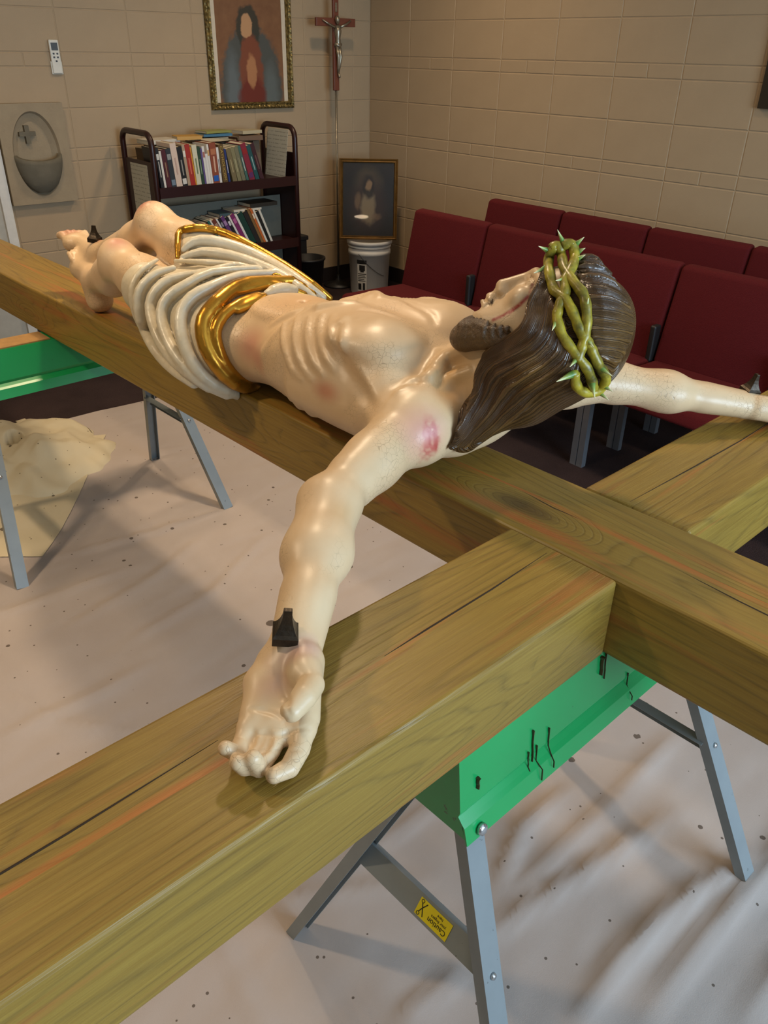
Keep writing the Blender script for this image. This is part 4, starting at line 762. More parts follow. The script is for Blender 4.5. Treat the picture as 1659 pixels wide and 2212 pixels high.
# painted wounds and bruises
def blob(c, r): return np.clip(1.25 - np.sqrt((((V - np.array(c)) / np.array(r)) ** 2).sum(1)), 0, 1)
nzv = .5 + .5 * np.sin(V[:, 0] * 310 + 3 * np.sin(V[:, 1] * 170)) * np.sin(V[:, 1] * 260 + 2 * np.sin(V[:, 2] * 240)) 
st = np.zeros((len(V), 4), np.float32); st[:, :3] = lin('#c08a6a')
def paint(c, r, col, amt, streak=False):
    w = blob(c, r) * amt * (nzv if streak else 1); a = st[:, 3]
    tot = np.maximum(a + w, 1e-6); st[:, :3] = (st[:, :3] * a[:, None] + np.array(lin(col)) * w[:, None]) / tot[:, None]; st[:, 3] = np.minimum(1, tot)
def seg_dist(a, b):
    a = np.array(a); v_ = np.array(b) - a; t_ = np.clip(((V - a) @ v_) / (v_ @ v_), 0, 1); return np.linalg.norm(V - a - t_[:, None] * v_, axis=1)
def streak(pts, r, col, amt):
    d = np.min([seg_dist(a, b) for a, b in zip(pts, pts[1:])], axis=0); w = np.clip(1.4 - d / r, 0, 1) * amt; a = st[:, 3]; tot = np.maximum(a + w, 1e-6)
    st[:, :3] = (st[:, :3] * a[:, None] + np.array(lin(col)) * w[:, None]) / tot[:, None]; st[:, 3] = np.minimum(1, tot)
streak([(.100, .296, 1.197), (.090, .303, 1.184), (.083, .313, 1.174), (.075, .325, 1.164), (.070, .339, 1.155)], .0032, '#98281e', .95); streak([(.088, .306, 1.180), (.078, .313, 1.170), (.070, .318, 1.160)], .0022, '#98281e', .9); streak([(.116, .302, 1.212), (.104, .297, 1.202)], .0024, '#a84034', .7)
for q_ in ((-.050, .345, 1.005, -.052, .340, .968), (-.060, .347, 1.000, -.062, .342, .972), (-.070, .350, .992, -.070, .345, .965), (-.045, .345, .990, -.050, .338, .955)): streak([q_[:3], q_[3:]], .0030, '#a03028', .85)
PAINT = [((-.072, .352, .992), (.050, .050, .045), '#c98a78', .75), ((-.056, .344, .985), (.016, .022, .040), '#a8342c', .8, True), ((-.064, .346, .958), (.020, .020, .026), '#b04a40', .7, True),
 ((-.020, .915, .985), (.035, .045, .045), '#c07a68', .6), ((-.031, .870, .962), (.025, .03, .03), '#b87868', .5), ((-.078, .592, .994), (.022, .042, .020), '#ab6a4e', .75), ((-.066, .567, .916), (.03, .04, .03), '#b98a70', .5),
 ((-.004, 1.505, 1.098), (.032, .030, .030), '#b3705c', .7), ((.085, 1.520, 1.178), (.034, .034, .030), '#a85c4c', .75), ((.090, 2.020, 1.036), (.03, .035, .025), '#b05848', .75), ((.100, 1.860, 1.050), (.035, .05, .02), '#a84a42', .75),
 ((-.500, .124, .917), (.030, .022, .014), '#b88a88', .6), ((-.522, .134, .903), (.022, .02, .012), '#b28a84', .45), ((-.545, .115, .897), (.03, .02, .012), '#c09488', .5),
 ((.050, .395, 1.050), (.05, .05, .04), '#b98a48', .55), ((.006, .377, 1.024), (.04, .04, .04), '#c08a50', .5), ((.27, .345, .95), (.03, .02, .025), '#a05058', .8), ((-.31, .277, .967), (.03, .03, .02), '#b89060', .45), ((-.45, .165, .93), (.05, .04, .02), '#d8c8a8', .4),
 ((.105, .60, 1.12), (.08, .12, .05), '#d8b088', .35), ((.105, .90, 1.05), (.1, .06, .05), '#c8955f', .4), ((-.56, .075, .90), (.08, .07, .04), '#cdbb98', .35)]
for a in PAINT: paint(*a)
ca = me.color_attributes.new('stain', 'FLOAT_COLOR', 'POINT'); ca.data.foreach_set('color', st.ravel())
obj('body', me, M_FLESH, statue)
def subdivide(pts, n=2):
    P = np.array(pts, float); L = np.vstack([2 * P[0] - P[1], P, 2 * P[-1] - P[-2]]); out = []
    for i in range(1, len(L) - 2):
        a, b, c, d = L[i - 1:i + 3]
        for k in range(n):
            t = k / n; out.append(.5 * (2 * b + (c - a) * t + (2 * a - 5 * b + 4 * c - d) * t * t + (3 * b - a - 3 * c + d) * t ** 3))
    out.append(P[-1]); return out
# ---- loincloth
def fold_tubes(G):
    G.d += .008
    for pts, r in FOLD_WHITE: G.chain(pts, taper(len(pts), r), .005)
m = NT('cream_cloth_paint', .33, spec=.5); v = m.obj(); n1 = m.noise(v, 14, 4); n2 = m.noise(v, 90, 3)
col = m.mix(n1, lin('#b9a988'), lin('#e4dcc8')); m.color(m.mix(m.math('MULTIPLY', n2, .35), col, lin('#9a865c'))); m.bump(n2, .25, .003); M_CREAM = m.m
V, Q = carve([((-.17, .86, .82), (.34, 1.47, 1.25), .0034)], [cloth_base, fold_tubes])
cloth = obj('loincloth', fast_mesh('loincloth', V - ST0, Q), M_CREAM, statue)
m = NT('gilding', .27, .85); v = m.obj(); n1 = m.noise(v, 16, 4)
m.color(m.mix(n1, lin('#9a5f1c'), lin('#d6a53c'))); m.rough(m.math('ADD', m.math('MULTIPLY', n1, .3), .14)); m.bump(m.noise(v, 60, 3), .12, .003); M_GOLD = m.m
def gold_tubes(G):
    for pts, r in FOLD_GOLD: G.chain(pts, taper(len(pts), r, .7, .8), .004)
V, Q = carve([((-.17, .80, .80), (.36, 1.47, 1.26), .0034)], [gold_tubes])
obj('gilded_hem', fast_mesh('gilded_hem', V - ST0, Q), M_GOLD, cloth)
# ---- hair and beard
def mirror_pt(q):
    d = np.array(q) - HO; return HO + d - 2 * HR * (d @ HR)
def hair_locks(G):
    for pts in LOCKS: G.chain(pts, taper(len(pts), .0100, .6, .6), .003)
    for a, b in zip(LOCKS, LOCKS[1:]):
        n = min(len(a), len(b)); ia = np.linspace(0, len(a) - 1, 14); A = np.array(a); Bm = np.array(b)
        ta = np.linspace(0, 1, 14)
        A2 = np.stack([np.interp(ta, np.linspace(0, 1, len(a)), A[:, i]) for i in range(3)], 1); B2 = np.stack([np.interp(ta, np.linspace(0, 1, len(b)), Bm[:, i]) for i in range(3)], 1)
        for w in (.36, .68): G.chain(A2 * (1 - w) + B2 * w, taper(14, .0068, .5, .5), .003)
    for pts in LOCKS_BACK: G.chain(pts, taper(len(pts), .0085, .5, .5), .005)
    for a, b in zip(LOCKS_BACK, LOCKS_BACK[1:]): G.chain((np.array(a) + np.array(b)) / 2, taper(len(a), .0065, .5, .5), .004)
    for pts in LOCKS[:7]: G.chain([mirror_pt(q) for q in pts[:12]], taper(12, .010), .005)
    for pts in LOCKS_BACK: G.chain([mirror_pt(q) for q in pts], taper(len(pts), .0085, .5, .5), .005)
def hair_paint(name, strands):
    m = NT(name, .32, spec=.6); v = m.obj(); st2 = m.noise(v, 11, 2); n3 = m.noise(v, 60, 3)
    if strands:
        w = m.n('ShaderNodeAttribute', attribute_name='strand').outputs['Fac']
        ph = m.math('ADD', m.math('MULTIPLY', w, 34.), m.math('MULTIPLY', n3, 2.2)); wv = m.math('SINE', ph); wv2 = m.math('SINE', m.math('MULTIPLY', ph, 2.7))
        st1 = m.math('ADD', m.math('MULTIPLY', wv, .32), m.math('ADD', m.math('MULTIPLY', wv2, .16), .5))
    else: st1 = m.noise(m.obj((30, 60, 60)), 3., 4, .65)
    col = m.mix(st1, lin('#261708'), lin('#5a3e20')); m.color(m.mix(m.math('MULTIPLY', m.ramp(st2, [(.5, (0, 0, 0)), (.75, (.6, .6, .6))]), st1), col, lin('#98723a')))
    m.bump(st1, .6, .007); return m.m
M_HAIR = hair_paint('painted_hair', True); M_BEARD = hair_paint('painted_beard', False)
V, Q = carve([((-.08, .08, .86), (.37, .50, 1.32), .0031)], [hair_base, hair_locks])
def lock_coord(V, sets):
    """running coordinate across neighbouring locks, for the carved strands"""
    D = np.stack([np.min([np.linalg.norm(V - np.array(a) - np.clip(((V - np.array(a)) @ (np.array(b) - np.array(a))) / max(1e-9, (np.array(b) - np.array(a)) @ (np.array(b) - np.array(a))), 0, 1)[:, None] * (np.array(b) - np.array(a)), axis=1) for a, b in zip(pts, pts[1:])], axis=0) for pts in sets])
    w = 1 / (D + .002) ** 4; return (w * np.arange(len(sets))[:, None]).sum(0) / w.sum(0), D.min(0)
Vm = V.copy(); side = (V - HO) @ HR < -.01; Vm[side] = np.array([mirror_pt(q) for q in V[side]])
w1, d1 = lock_coord(Vm, [l[::2] + [l[-1]] for l in LOCKS]); w2, d2 = lock_coord(Vm, LOCKS_BACK)
strand = np.where(d1 < d2, w1, w2 + 20)
me_h = fast_mesh('hair', V - ST0, Q); at = me_h.attributes.new('strand', 'FLOAT', 'POINT'); at.data.foreach_set('value', strand.astype(np.float32)); hair = obj('hair', me_h, M_HAIR, statue)
def beard_locks(G):
    for pts in BEARD_LOCKS: G.chain(pts, taper(len(pts), .0058, .5, .6), .004); G.chain([mirror_pt(q) for q in pts], taper(len(pts), .0058, .5, .6), .004)
V, Q = carve([((-.02, .30, .98), (.24, .58, 1.24), .0026)], [beard_base, beard_locks])
obj('beard', fast_mesh('beard', V - ST0, Q), M_BEARD, statue)
# ---- crown of thorns
m = NT('painted_thorn_branch', .36, spec=.5); v = m.obj(); n1 = m.noise(v, 28, 4, .6)
m.color(m.mix(m.ramp(n1, [(.35, (0, 0, 0)), (.62, (1, 1, 1))]), lin('#4f4a16'), lin('#a8962c'))); m.bump(n1, .5, .004); M_BRANCH = m.m
m = NT('painted_thorn', .35); v = m.obj(); s_ = m.sep(v)
m.color(m.ramp(s_[2], [(.0, lin('#8a8428')), (.2, lin('#4f7a34')), (.5, lin('#8fa455')), (.9, lin('#e2dcae'))])); M_THORN = m.m
bm = bmesh.new()
for pts in CROWN_STEMS:
    for q in (pts, [mirror_pt(p_) for p_ in pts]):
        P2 = [Vector(p_ - ST0) for p_ in np.array(subdivide(q, 3))]
        add_tube(bm, P2, [.0082 + .0005 * math.sin(i * .9) for i in range(len(P2))], 10)
crown = obj('crown_of_thorns', bm, M_BRANCH, statue, True)
bm = bmesh.new(); add_lathe(bm, [(.25, -.06), (.20, .12), (.13, .4), (.07, .7), (.02, .97), (.002, 1.)], 9); me_th = mesh_of('thorn', bm, True); me_th.materials.append(M_THORN)
def put_thorn(a, b):
    a = Vector(a); b = Vector(b); d = b - a; o = bpy.data.objects.new('thorn', me_th); COL.objects.link(o); o.parent = crown
    o.location = a - Vector(ST0); o.rotation_euler = d.to_track_quat('Z', 'Y').to_euler(); L = d.length; w = max(.9 * min(L, .036), .022); o.scale = (w, w, L)
for a, b in CROWN_THORNS: put_thorn(a, b)
for a, b in CROWN_THORNS[5:13]: put_thorn(mirror_pt(a), mirror_pt(b))
# ---- forged nails
m = NT('blackened_iron', .38, .7); v = m.obj(); n1 = m.noise(v, 60, 4); m.color(m.mix(n1, lin('#1e1812'), lin('#4a3e30'))); m.bump(n1, .4, .003); M_IRON = m.m
def nail_mesh(h=.046, w=.0150):
    bm = bmesh.new(); rows = []
    prof = [(w * .35, w * .35, -.03), (w * .35, w * .35, 0), (w, w, 0), (w * 1.02, w * 1.02, .0115)] + [(w * (.22 + .78 * (1 - t) ** 2.2), w * (.34 + .66 * (1 - t) ** 2.2), .011 + (h - .011) * t) for t in (.12, .28, .45, .65, .85, .97)] + [(w * .20, w * .30, h)]
    for a, b, z in prof: rows.append([bm.verts.new((x, y, z)) for x, y in ((-a, -b), (a, -b), (a, b), (-a, b))])
    for a, b in zip(rows, rows[1:]):
        for i in range(4): bm.faces.new([a[i], a[(i + 1) % 4], b[(i + 1) % 4], b[i]])
    bm.faces.new(rows[0][::-1]); bm.faces.new(rows[-1]); return mesh_of('nail', bm)
me_n = nail_mesh()
for loc, rot in (((-.5045, .1510, .921), (R_(8), R_(-6), R_(52))), ((.7125, .1545, .916), (R_(8), R_(6), R_(-28))), ((.088, 1.848, 1.036), (R_(4), 0, R_(35)))):
    o = obj('nail', me_n, M_IRON, statue); o.location = Vector(loc) - Vector(ST0); o.rotation_euler = rot
# ---------------------------------------------------------------- things along the walls
WR = (0, 0, PHI)
# ---- wall-mounted remote control
M_PLAST = plain('ivory_plastic', '#d9d5c8', .45); M_DARKP = plain('dark_plastic', '#3a3d42', .4)
t = thing('remote_control', 'white air conditioner remote control in a holder on the block wall', 'remote', wp(-2.217, 0, 1.47), WR)
obj('body', rbox(-.026, .026, -.020, -.004, -.080, .080, .006), M_PLAST, t); obj('holder', rbox(-.031, .031, -.012, -.001, -.083, -.020, .004), M_PLAST, t)
obj('display', rbox(-.018, .018, -.0212, -.019, .030, .066, .001), plain('lcd', '#555c62', .2), t)
for i, (x, z) in enumerate(((-.010, .015), (.010, .015), (-.010, -.002), (.010, -.002), (0, -.020))): obj('button', rbox(x - .005, x + .005, -.0225, -.019, z - .004, z + .004, .0015), M_DARKP, t)
# ---- stone holy-water font
m = NT('carved_stone', .85, spec=.2); v = m.obj(); n1 = m.noise(v, 12, 5); n2 = m.noise(v, 90, 3); m.color(m.mix(n1, lin('#8f7f68'), lin('#a8977c'))); m.bump(n2, .4, .004); M_STONE = m.m
m = NT('dark_stone', .75, spec=.25); v = m.obj(); n1 = m.noise(v, 14, 5); m.color(m.mix(n1, lin('#5c5648'), lin('#7b7362'))); m.bump(m.noise(v, 80, 3), .4, .004); M_STONE2 = m.m
t = thing('holy_water_font', 'square stone holy water font with oval niche, bowl and cross on the wall', 'font', wp(-2.417, 0, 1.002), WR)
bm = bmesh.new(); n = 48; A, Bz = .128, .214; out = [(-.182, -.252), (.180, -.252), (.180, .252), (-.182, .252)]
ring = [(A * math.cos(2 * math.pi * k / n), Bz * math.sin(2 * math.pi * k / n)) for k in range(n)]
def sq(k):
    if k in (7, 17, 31, 41): return ((.181 if k in (7, 41) else -.181), (.252 if k in (7, 17) else -.252))
    c_, s_ = math.cos(2 * math.pi * k / n), math.sin(2 * math.pi * k / n); f = min(.181 / abs(c_) if abs(c_) > 1e-6 else 9, .252 / abs(s_) if abs(s_) > 1e-6 else 9); return (c_ * f, s_ * f)
F_, Bk = -.045, -.001
r0 = [bm.verts.new((*[sq(k)[0]], Bk, sq(k)[1])) for k in range(n)]; r1 = [bm.verts.new((sq(k)[0], F_, sq(k)[1])) for k in range(n)]; r2 = [bm.verts.new((x, F_, z)) for x, z in ring]
r3 = [bm.verts.new((x * .93, F_ + .018, z * .95)) for x, z in ring]; r4 = [bm.verts.new((x * .7, F_ + .036, z * .75)) for x, z in ring]
for a, b in ((r0, r1), (r1, r2), (r2, r3), (r3, r4)):
    for k in range(n): bm.faces.new([a[k], a[(k + 1) % n], b[(k + 1) % n], b[k]])
bm.faces.new(r4)
obj('slab', bm, M_STONE, t)
bm = bmesh.new(); rows = []                                         # bowl: half a cup standing out of the lower half
for j in range(9):
    u = j / 8; z = .0 - .195 * u; dip = .030 * (1 - u) ** 2; w = A * 1.02 * math.sqrt(max(0, 1 - (u * .97) ** 2)); d = .075 * math.sqrt(max(0, 1 - (u * .97) ** 2.4))
    rows.append([bm.verts.new((w * math.cos(math.pi * k / 16), F_ + .004 - d * math.sin(math.pi * k / 16), z - dip * math.sin(math.pi * k / 16))) for k in range(17)])
rim = [bm.verts.new((A * .86 * math.cos(math.pi * k / 16), F_ + .006 - .062 * math.sin(math.pi * k / 16), .001 - .026 * math.sin(math.pi * k / 16))) for k in range(17)]
pool = [bm.verts.new((A * .8 * math.cos(math.pi * k / 16), F_ + .006 - .050 * math.sin(math.pi * k / 16), -.034)) for k in range(17)]
for a, b in [(rim, rows[0]), (pool, rim)] + list(zip(rows, rows[1:])):
    for k in range(16): bm.faces.new([a[k], a[k + 1], b[k + 1], b[k]])
bm.faces.new(pool); obj('bowl', bm, M_STONE2, t, True)
bm = bmesh.new()
for x0, x1, z0, z1 in ((-.012, .012, .055, .145), (-.044, -.012, .092, .114), (.012, .044, .092, .114)): add_box(bm, x0 - .03, x1 - .03, 0, .03, z0, z1)
o = obj('relief_cross', bm, M_STONE2, t, loc=(0, F_ + .012, 0))
# ---- pictures
def frame_thing(name, label, loc, rot, w, h, fw, fd, fm, mat_border, pic, glass=False):
    t = thing(name, label, 'picture', loc, rot)
    prof = [(0, 0), (0, -fd * .7), (fw * .25, -fd), (fw * .55, -fd * .75), (fw * .8, -fd * .9), (fw, -fd * .45), (fw, 0)]
    for i, (p0, p1) in enumerate((((-1, -1), (1, -1)), ((1, -1), (1, 1)), ((1, 1), (-1, 1)), ((-1, 1), (-1, -1)))):
        bm = bmesh.new(); rows = []
        for sx, sz in (p0, p1): rows.append([bm.verts.new((sx * (w / 2 - q), y, sz * (h / 2 - q))) for q, y in prof])
        for k in range(len(prof) - 1): bm.faces.new([rows[0][k], rows[0][k + 1], rows[1][k + 1], rows[1][k]])
        bm.faces.new([rows[0][-1], rows[0][0], rows[1][0], rows[1][-1]])
        obj('frame_side', bm, fm, t)
    iw, ih = w / 2 - fw, h / 2 - fw
    if mat_border:
        bx, bz = mat_border
        for a in ((-iw, -iw + bx, -ih, ih), (iw - bx, iw, -ih, ih)) + (((-iw, iw, -ih, -ih + bz), (-iw, iw, ih - bz, ih)) if bz else ()): bm = bmesh.new(); add_box(bm, a[0], a[1], -.0085, -.006, a[2], a[3]); obj('mat_board', bm, plain('mat_board_white', '#cdbfa8', .8), t)
    bm = bmesh.new(); add_box(bm, -iw, iw, -.006, -.001, -ih, ih); obj('print', bm, pic, t)
    if glass:
        g = NT('picture_glass', .04); g.t.nodes.remove(g.b); tr = g.n('ShaderNodeBsdfTransparent'); gl = g.n('ShaderNodeBsdfGlossy', {'Roughness': .02}); fr = g.n('ShaderNodeFresnel', {'IOR': 1.45})
        mx = g.n('ShaderNodeMixShader', {0: fr.outputs[0], 1: tr.outputs[0], 2: gl.outputs[0]}); g.t.links.new(mx.outputs[0], g.t.nodes['Material Output'].inputs[0])
        bm = bmesh.new(); bm.faces.new([bm.verts.new(q) for q in ((-iw, -.011, -ih), (iw, -.011, -ih), (iw, -.011, ih), (-iw, -.011, ih))]); obj('glass', bm, g.m, t)
    return t
def picture_mat(name, bg, layers):
    """flat print: soft-edged patches of colour laid over one another (local x, z in metres)"""
    m = NT(name, .55, spec=.3); v = m.obj(); nz = m.noise(v, 16, 4); fine = m.noise(v, 45, 4)
    wv = m.n('ShaderNodeTexNoise', {'Vector': v, 'Scale': 14., 'Detail': 3.}).outputs[1]; s_ = m.sep(m.n('ShaderNodeVectorMath', {0: v, 1: m.n('ShaderNodeVectorMath', {0: m.n('ShaderNodeVectorMath', {0: wv, 1: (.5, .5, .5)}, operation='SUBTRACT').outputs[0], 'Scale': .05}, operation='SCALE').outputs[0]}, operation='ADD').outputs[0])
    col = m.mix(nz, lin(bg[0]), lin(bg[1]))
    for cx, cz, rx, rz, soft_, c, amt in layers:
        dx = m.math('DIVIDE', m.math('SUBTRACT', s_[0], cx), rx); dz = m.math('DIVIDE', m.math('SUBTRACT', s_[2], cz), rz)
        d = m.math('ADD', m.math('SQRT', m.math('ADD', m.math('MULTIPLY', dx, dx), m.math('MULTIPLY', dz, dz))), m.math('MULTIPLY', m.math('SUBTRACT', fine, .5), .25))
        f = m.math('MULTIPLY', m.math('DIVIDE', m.math('SUBTRACT', 1 + soft_, d), 2 * soft_, clamp=True), amt)
        col = m.mix(f, col, lin(c))
    m.color(col); return m.m
m = NT('ornate_gilt', .4, .6); v = m.obj(); w1 = m.n('ShaderNodeTexVoronoi', {'Vector': v, 'Scale': 55}).outputs[0]; m.color(m.mix(w1, lin('#3b3018'), lin('#a08a52'))); m.bump(w1, .8, .008); M_ORN = m.m
# a plain stand-in for the print: a veiled standing figure kept to broad patches of colour
pic1 = picture_mat('devotional_print', ('#6b4630', '#8a6444'), [(0, -.36, .225, .36, .06, '#4c504c', .95), (-.01, -.02, .085, .13, .08, '#3c3a30', .95), (-.14, -.36, .05, .2, .4, '#6e7678', .6), (.14, -.38, .05, .16, .4, '#68706e', .6), (.0, -.26, .085, .22, .1, '#7c4630', .95), (.0, -.40, .10, .12, .15, '#6a2c22', .9), (.0, -.25, .035, .09, .15, '#b07c54', .85), (-.02, .0, .042, .062, .08, '#b98e66', .97)])
W1, H1 = .614, .92
frame_thing('framed_print', 'large framed religious print in an ornate gilt frame above the book cart', wp(-.980, -.001, 1.188 + H1 / 2), WR, W1, H1, .040, .03, M_ORN, (.028, 0), pic1)
m = NT('old_gold_frame', .38, .5); v = m.obj(); n1 = m.noise(v, 25, 3); m.color(m.mix(n1, lin('#4a3214'), lin('#8a6630'))); M_GILT2 = m.m
pic2 = picture_mat('portrait_print', ('#241b14', '#332820'), [(0, .115, .085, .085, .35, '#5d4c33', .8), (0, -.03, .12, .17, .3, '#4a3226', .8), (.0, -.045, .048, .11, .25, '#a08662', .95), (.0, .08, .042, .075, .2, '#33241a', .9), (.0, .095, .024, .036, .2, '#a57f58', .95), (-.075, -.01, .02, .05, .35, '#9a7650', .6), (.055, -.11, .03, .02, .4, '#93714f', .6)])
tilt = R_(13.5); yaw2 = PHI + math.atan2(-.264, .30)
L2, W2, H2 = wp(-.388, -.454, 0), .400, .52
frame_thing('framed_portrait', 'dark framed portrait print leaning in the corner on top of the white bucket', (L2[0] + .045 * .66, L2[1] + .045 * .75, .372 + .5 * H2 * math.cos(tilt) + .008), (-tilt, 0, yaw2), W2, H2, .026, .024, M_GILT2, None, pic2, True)
t = thing('framed_picture', 'dark frame edge at the far right of the right-hand block wall', 'picture', wp(-.001, -3.12, 1.60), (0, 0, PHI - R_(90))); 
for x0, x1, z0, z1 in ((-.25, .25, -.28, -.24), (-.25, .25, .24, .28), (-.25, -.21, -.24, .24), (.21, .25, -.24, .24)):
    bm = bmesh.new(); add_box(bm, x0, x1, -.025, -.001, z0, z1); obj('frame_side', bm, plain('dark_frame', '#2a2013', .5), t)
bm = bmesh.new(); add_box(bm, -.21, .21, -.012, -.001, -.24, .24); obj('print', bm, picture_mat('dim_print', ('#5a4a34', '#7a664a'), [(0, 0, .15, .18, .4, '#3c3424', .6)]), t)
# ---- processional crucifix
M_RWOOD = plain('red_brown_wood', '#6e3c2a', .45, var=.2, scale=40); M_SILV = plain('tarnished_silver', '#9a917e', .32, .75, var=.35, scale=120); M_POLE = plain('steel_pole', '#8a8272', .35, .7)
t = thing('processional_cross', 'wooden crucifix with silver figure on a tall thin staff in the corner', 'crucifix', wp(-.412, -.14, 0), WR)
bm = bmesh.new(); add_tube(bm, [(0, 0, .02), (0, 0, 1.30)], .0075, 12); obj('staff', bm, M_POLE, t, True)
bm = bmesh.new(); add_lathe(bm, [(.11, 0), (.11, .012), (.03, .03), (.012, .06), (.012, .08)], 28); obj('foot', bm, plain('black_iron_foot', '#1d1a18', .5), t, True)
cr = obj('cross', rbox(-.021, .021, -.010, .010, 1.29, 1.805, .003, 2), M_RWOOD, t); obj('cross_bar', rbox(-.158, .158, -.0106, .0106, 1.655, 1.702, .003, 2), M_RWOOD, t)
obj('title_plate', rbox(-.008, .008, -.0135, -.010, 1.735, 1.785, .001, 1), M_SILV, t)
bm = bmesh.new()
def T(pts, r): add_tube(bm, pts, r, 8)
y = -.022
T([(-.115, -.016, 1.690), (-.07, y, 1.668), (-.025, y, 1.652)], [.005, .006, .009]); T([(.115, -.016, 1.690), (.07, y, 1.668), (.025, y, 1.652)], [.005, .006, .009])
T([(0, y, 1.660), (0, y - .004, 1.630), (.002, y, 1.590), (.004, y, 1.555), (.004, y, 1.535)], [.018, .024, .017, .020, .018])
T([(-.006, y, 1.550), (-.002, y - .012, 1.485), (.004, y, 1.42), (.006, y + .006, 1.385)], [.013, .011, .009, .006]); T([(.012, y, 1.550), (.016, y - .012, 1.485), (.010, y, 1.42), (.008, y + .006, 1.385)], [.013, .011, .009, .006])
T([(.004, y, 1.395), (.006, y - .008, 1.375), (.006, y - .012, 1.366)], [.007, .009, .006])
T([(-.004, y - .006, 1.668), (-.006, y - .010, 1.682), (-.008, y - .010, 1.700), (-.008, y - .006, 1.712)], [.008, .015, .016, .009]); T([(-.022, y, 1.56), (.004, y - .008, 1.548), (.026, y, 1.556)], [.010, .017, .010])
obj('silver_figure', bm, M_SILV, t, True)
# ---- white pail
m = NT('white_pail_plastic', .4); v = m.obj(); m.color(m.mix(m.noise(v, 8, 3), lin('#c9c7c2'), lin('#dad8d4'))); M_PAIL = m.m
t = thing('paint_bucket', 'white plastic five gallon bucket with black label in the corner', 'bucket', wp(-.335, -.405, 0), WR)
bm = bmesh.new(); add_lathe(bm, [(.131, 0), (.134, .004), (.146, .275), (.151, .276), (.151, .300), (.147, .302), (.148, .322), (.154, .324), (.154, .332), (.148, .336), (.149, .350)], 48); obj('pail', bm, M_PAIL, t, True)
bm = bmesh.new(); add_lathe(bm, [(.149, .345), (.161, .345), (.162, .367), (.156, .371), (.150, .362), (.001, .360)], 48); obj('lid', bm, M_PAIL, t, True)
bm = bmesh.new(); add_tube(bm, [(.153 * math.cos(q), .153 * math.sin(q), .29 - .16 * math.sin((q - 3.5) * 1.0)) for q in [3.5 + .157 * k for k in range(9)]], .0022, 6); obj('bail_handle', bm, M_DARKP, t)
M_BLK = plain('label_black', '#1b1a1a', .5); M_LBL = plain('label_grey', '#b9b6b0', .5)
def wrap(name, a0, a1, z0, z1, mm, parent, off=.0012):
    bm = bmesh.new(); n_ = 8; r_ = lambda z: .134 + (z - .004) * .0443 + off
    v0 = [bm.verts.new((r_(z0) * math.cos(a0 + (a1 - a0) * k / n_), r_(z0) * math.sin(a0 + (a1 - a0) * k / n_), z0)) for k in range(n_ + 1)]; v1 = [bm.verts.new((r_(z1) * math.cos(a0 + (a1 - a0) * k / n_), r_(z1) * math.sin(a0 + (a1 - a0) * k / n_), z1)) for k in range(n_ + 1)]
    for k in range(n_): bm.faces.new([v0[k], v0[k + 1], v1[k + 1], v1[k]])
    return obj(name, bm, mm, parent)
lb = wrap('label', 3.38, 3.88, .03, .250, M_LBL, t)
for a0, a1, z0, z1 in ((3.38, 3.88, .222, .250), (3.50, 3.80, .175, .214), (3.56, 3.74, .165, .176), (3.42, 3.86, .150, .156), (3.42, 3.80, .138, .143), (3.42, 3.84, .126, .131), (3.42, 3.76, .114, .119), (3.42, 3.82, .102, .107), (3.42, 3.60, .040, .085), (3.68, 3.80, .040, .090)): wrap('label_print', a0, a1, z0, z1, M_BLK, lb, .0020)
# ---- black waste bin and box beside the cart
M_BIN = plain('black_plastic', '#161413', .5)
t = thing('waste_basket', 'small black plastic waste basket standing beside the book cart', 'bin', wp(-.80, -.30, 0), WR)
bm = bmesh.new(); add_lathe(bm, [(.085, 0), (.112, .27), (.120, .272), (.120, .285), (.110, .285), (.083, .01)], 28); obj('basket', bm, M_BIN, t, True)
t = thing('storage_box', 'black box behind the waste basket at the end of the book cart', 'box', wp(-.80, -.10, 0), WR)
obj('box_body', rbox(-.085, .085, -.075, .075, 0, .37, .006), M_BIN, t); obj('box_lid', rbox(-.095, .095, -.085, .085, .37, .40, .006), M_BIN, t)
# ---- red chairs in two rows
m = NT('red_upholstery', .9, spec=.15); v = m.obj(); n1 = m.noise(v, 300, 2); n2 = m.noise(v, 6, 3); col = m.mix(n1, lin('#3d0d10'), lin('#5c1719')); m.color(m.mix(m.math('MULTIPLY', n2, .4), col, lin('#471114'))); m.bump(n1, .5, .003); M_RED = m.m
M_CHLEG = plain('grey_chair_steel', '#77777a', .4, .4)
CW = .51
def cushion(pts, w, r):
    """side outline (x,z) swept over the seat width with soft edges"""
    bm = bmesh.new(); a = [bm.verts.new((x, -w / 2, z)) for x, z in pts]; b = [bm.verts.new((x, w / 2, z)) for x, z in pts]; n = len(pts)
    bm.faces.new(a); bm.faces.new(b[::-1])
    for i in range(n): bm.faces.new([a[i], b[i], b[(i + 1) % n], a[(i + 1) % n]])
    bmesh.ops.bevel(bm, geom=bm.edges[:], offset=r, segments=4, profile=.5, affect='EDGES'); return bm
me_back = mesh_of('backrest', cushion([(.040, .830), (-.020, .825), (-.105, .450), (-.035, .435)], CW - .006, .018), True); me_back.materials.append(M_RED)
me_seat = mesh_of('seat', cushion([(-.060, .400), (-.060, .462), (-.500, .474), (-.520, .415)], CW - .006, .020), True); me_seat.materials.append(M_RED)
bm = bmesh.new(); add_box(bm, -.325, -.297, -.151, -.122, 0, .41); add_box(bm, -.325, -.297, -.118, -.089, 0, .41); me_fl = mesh_of('front_leg', bm); me_fl.materials.append(M_CHLEG)
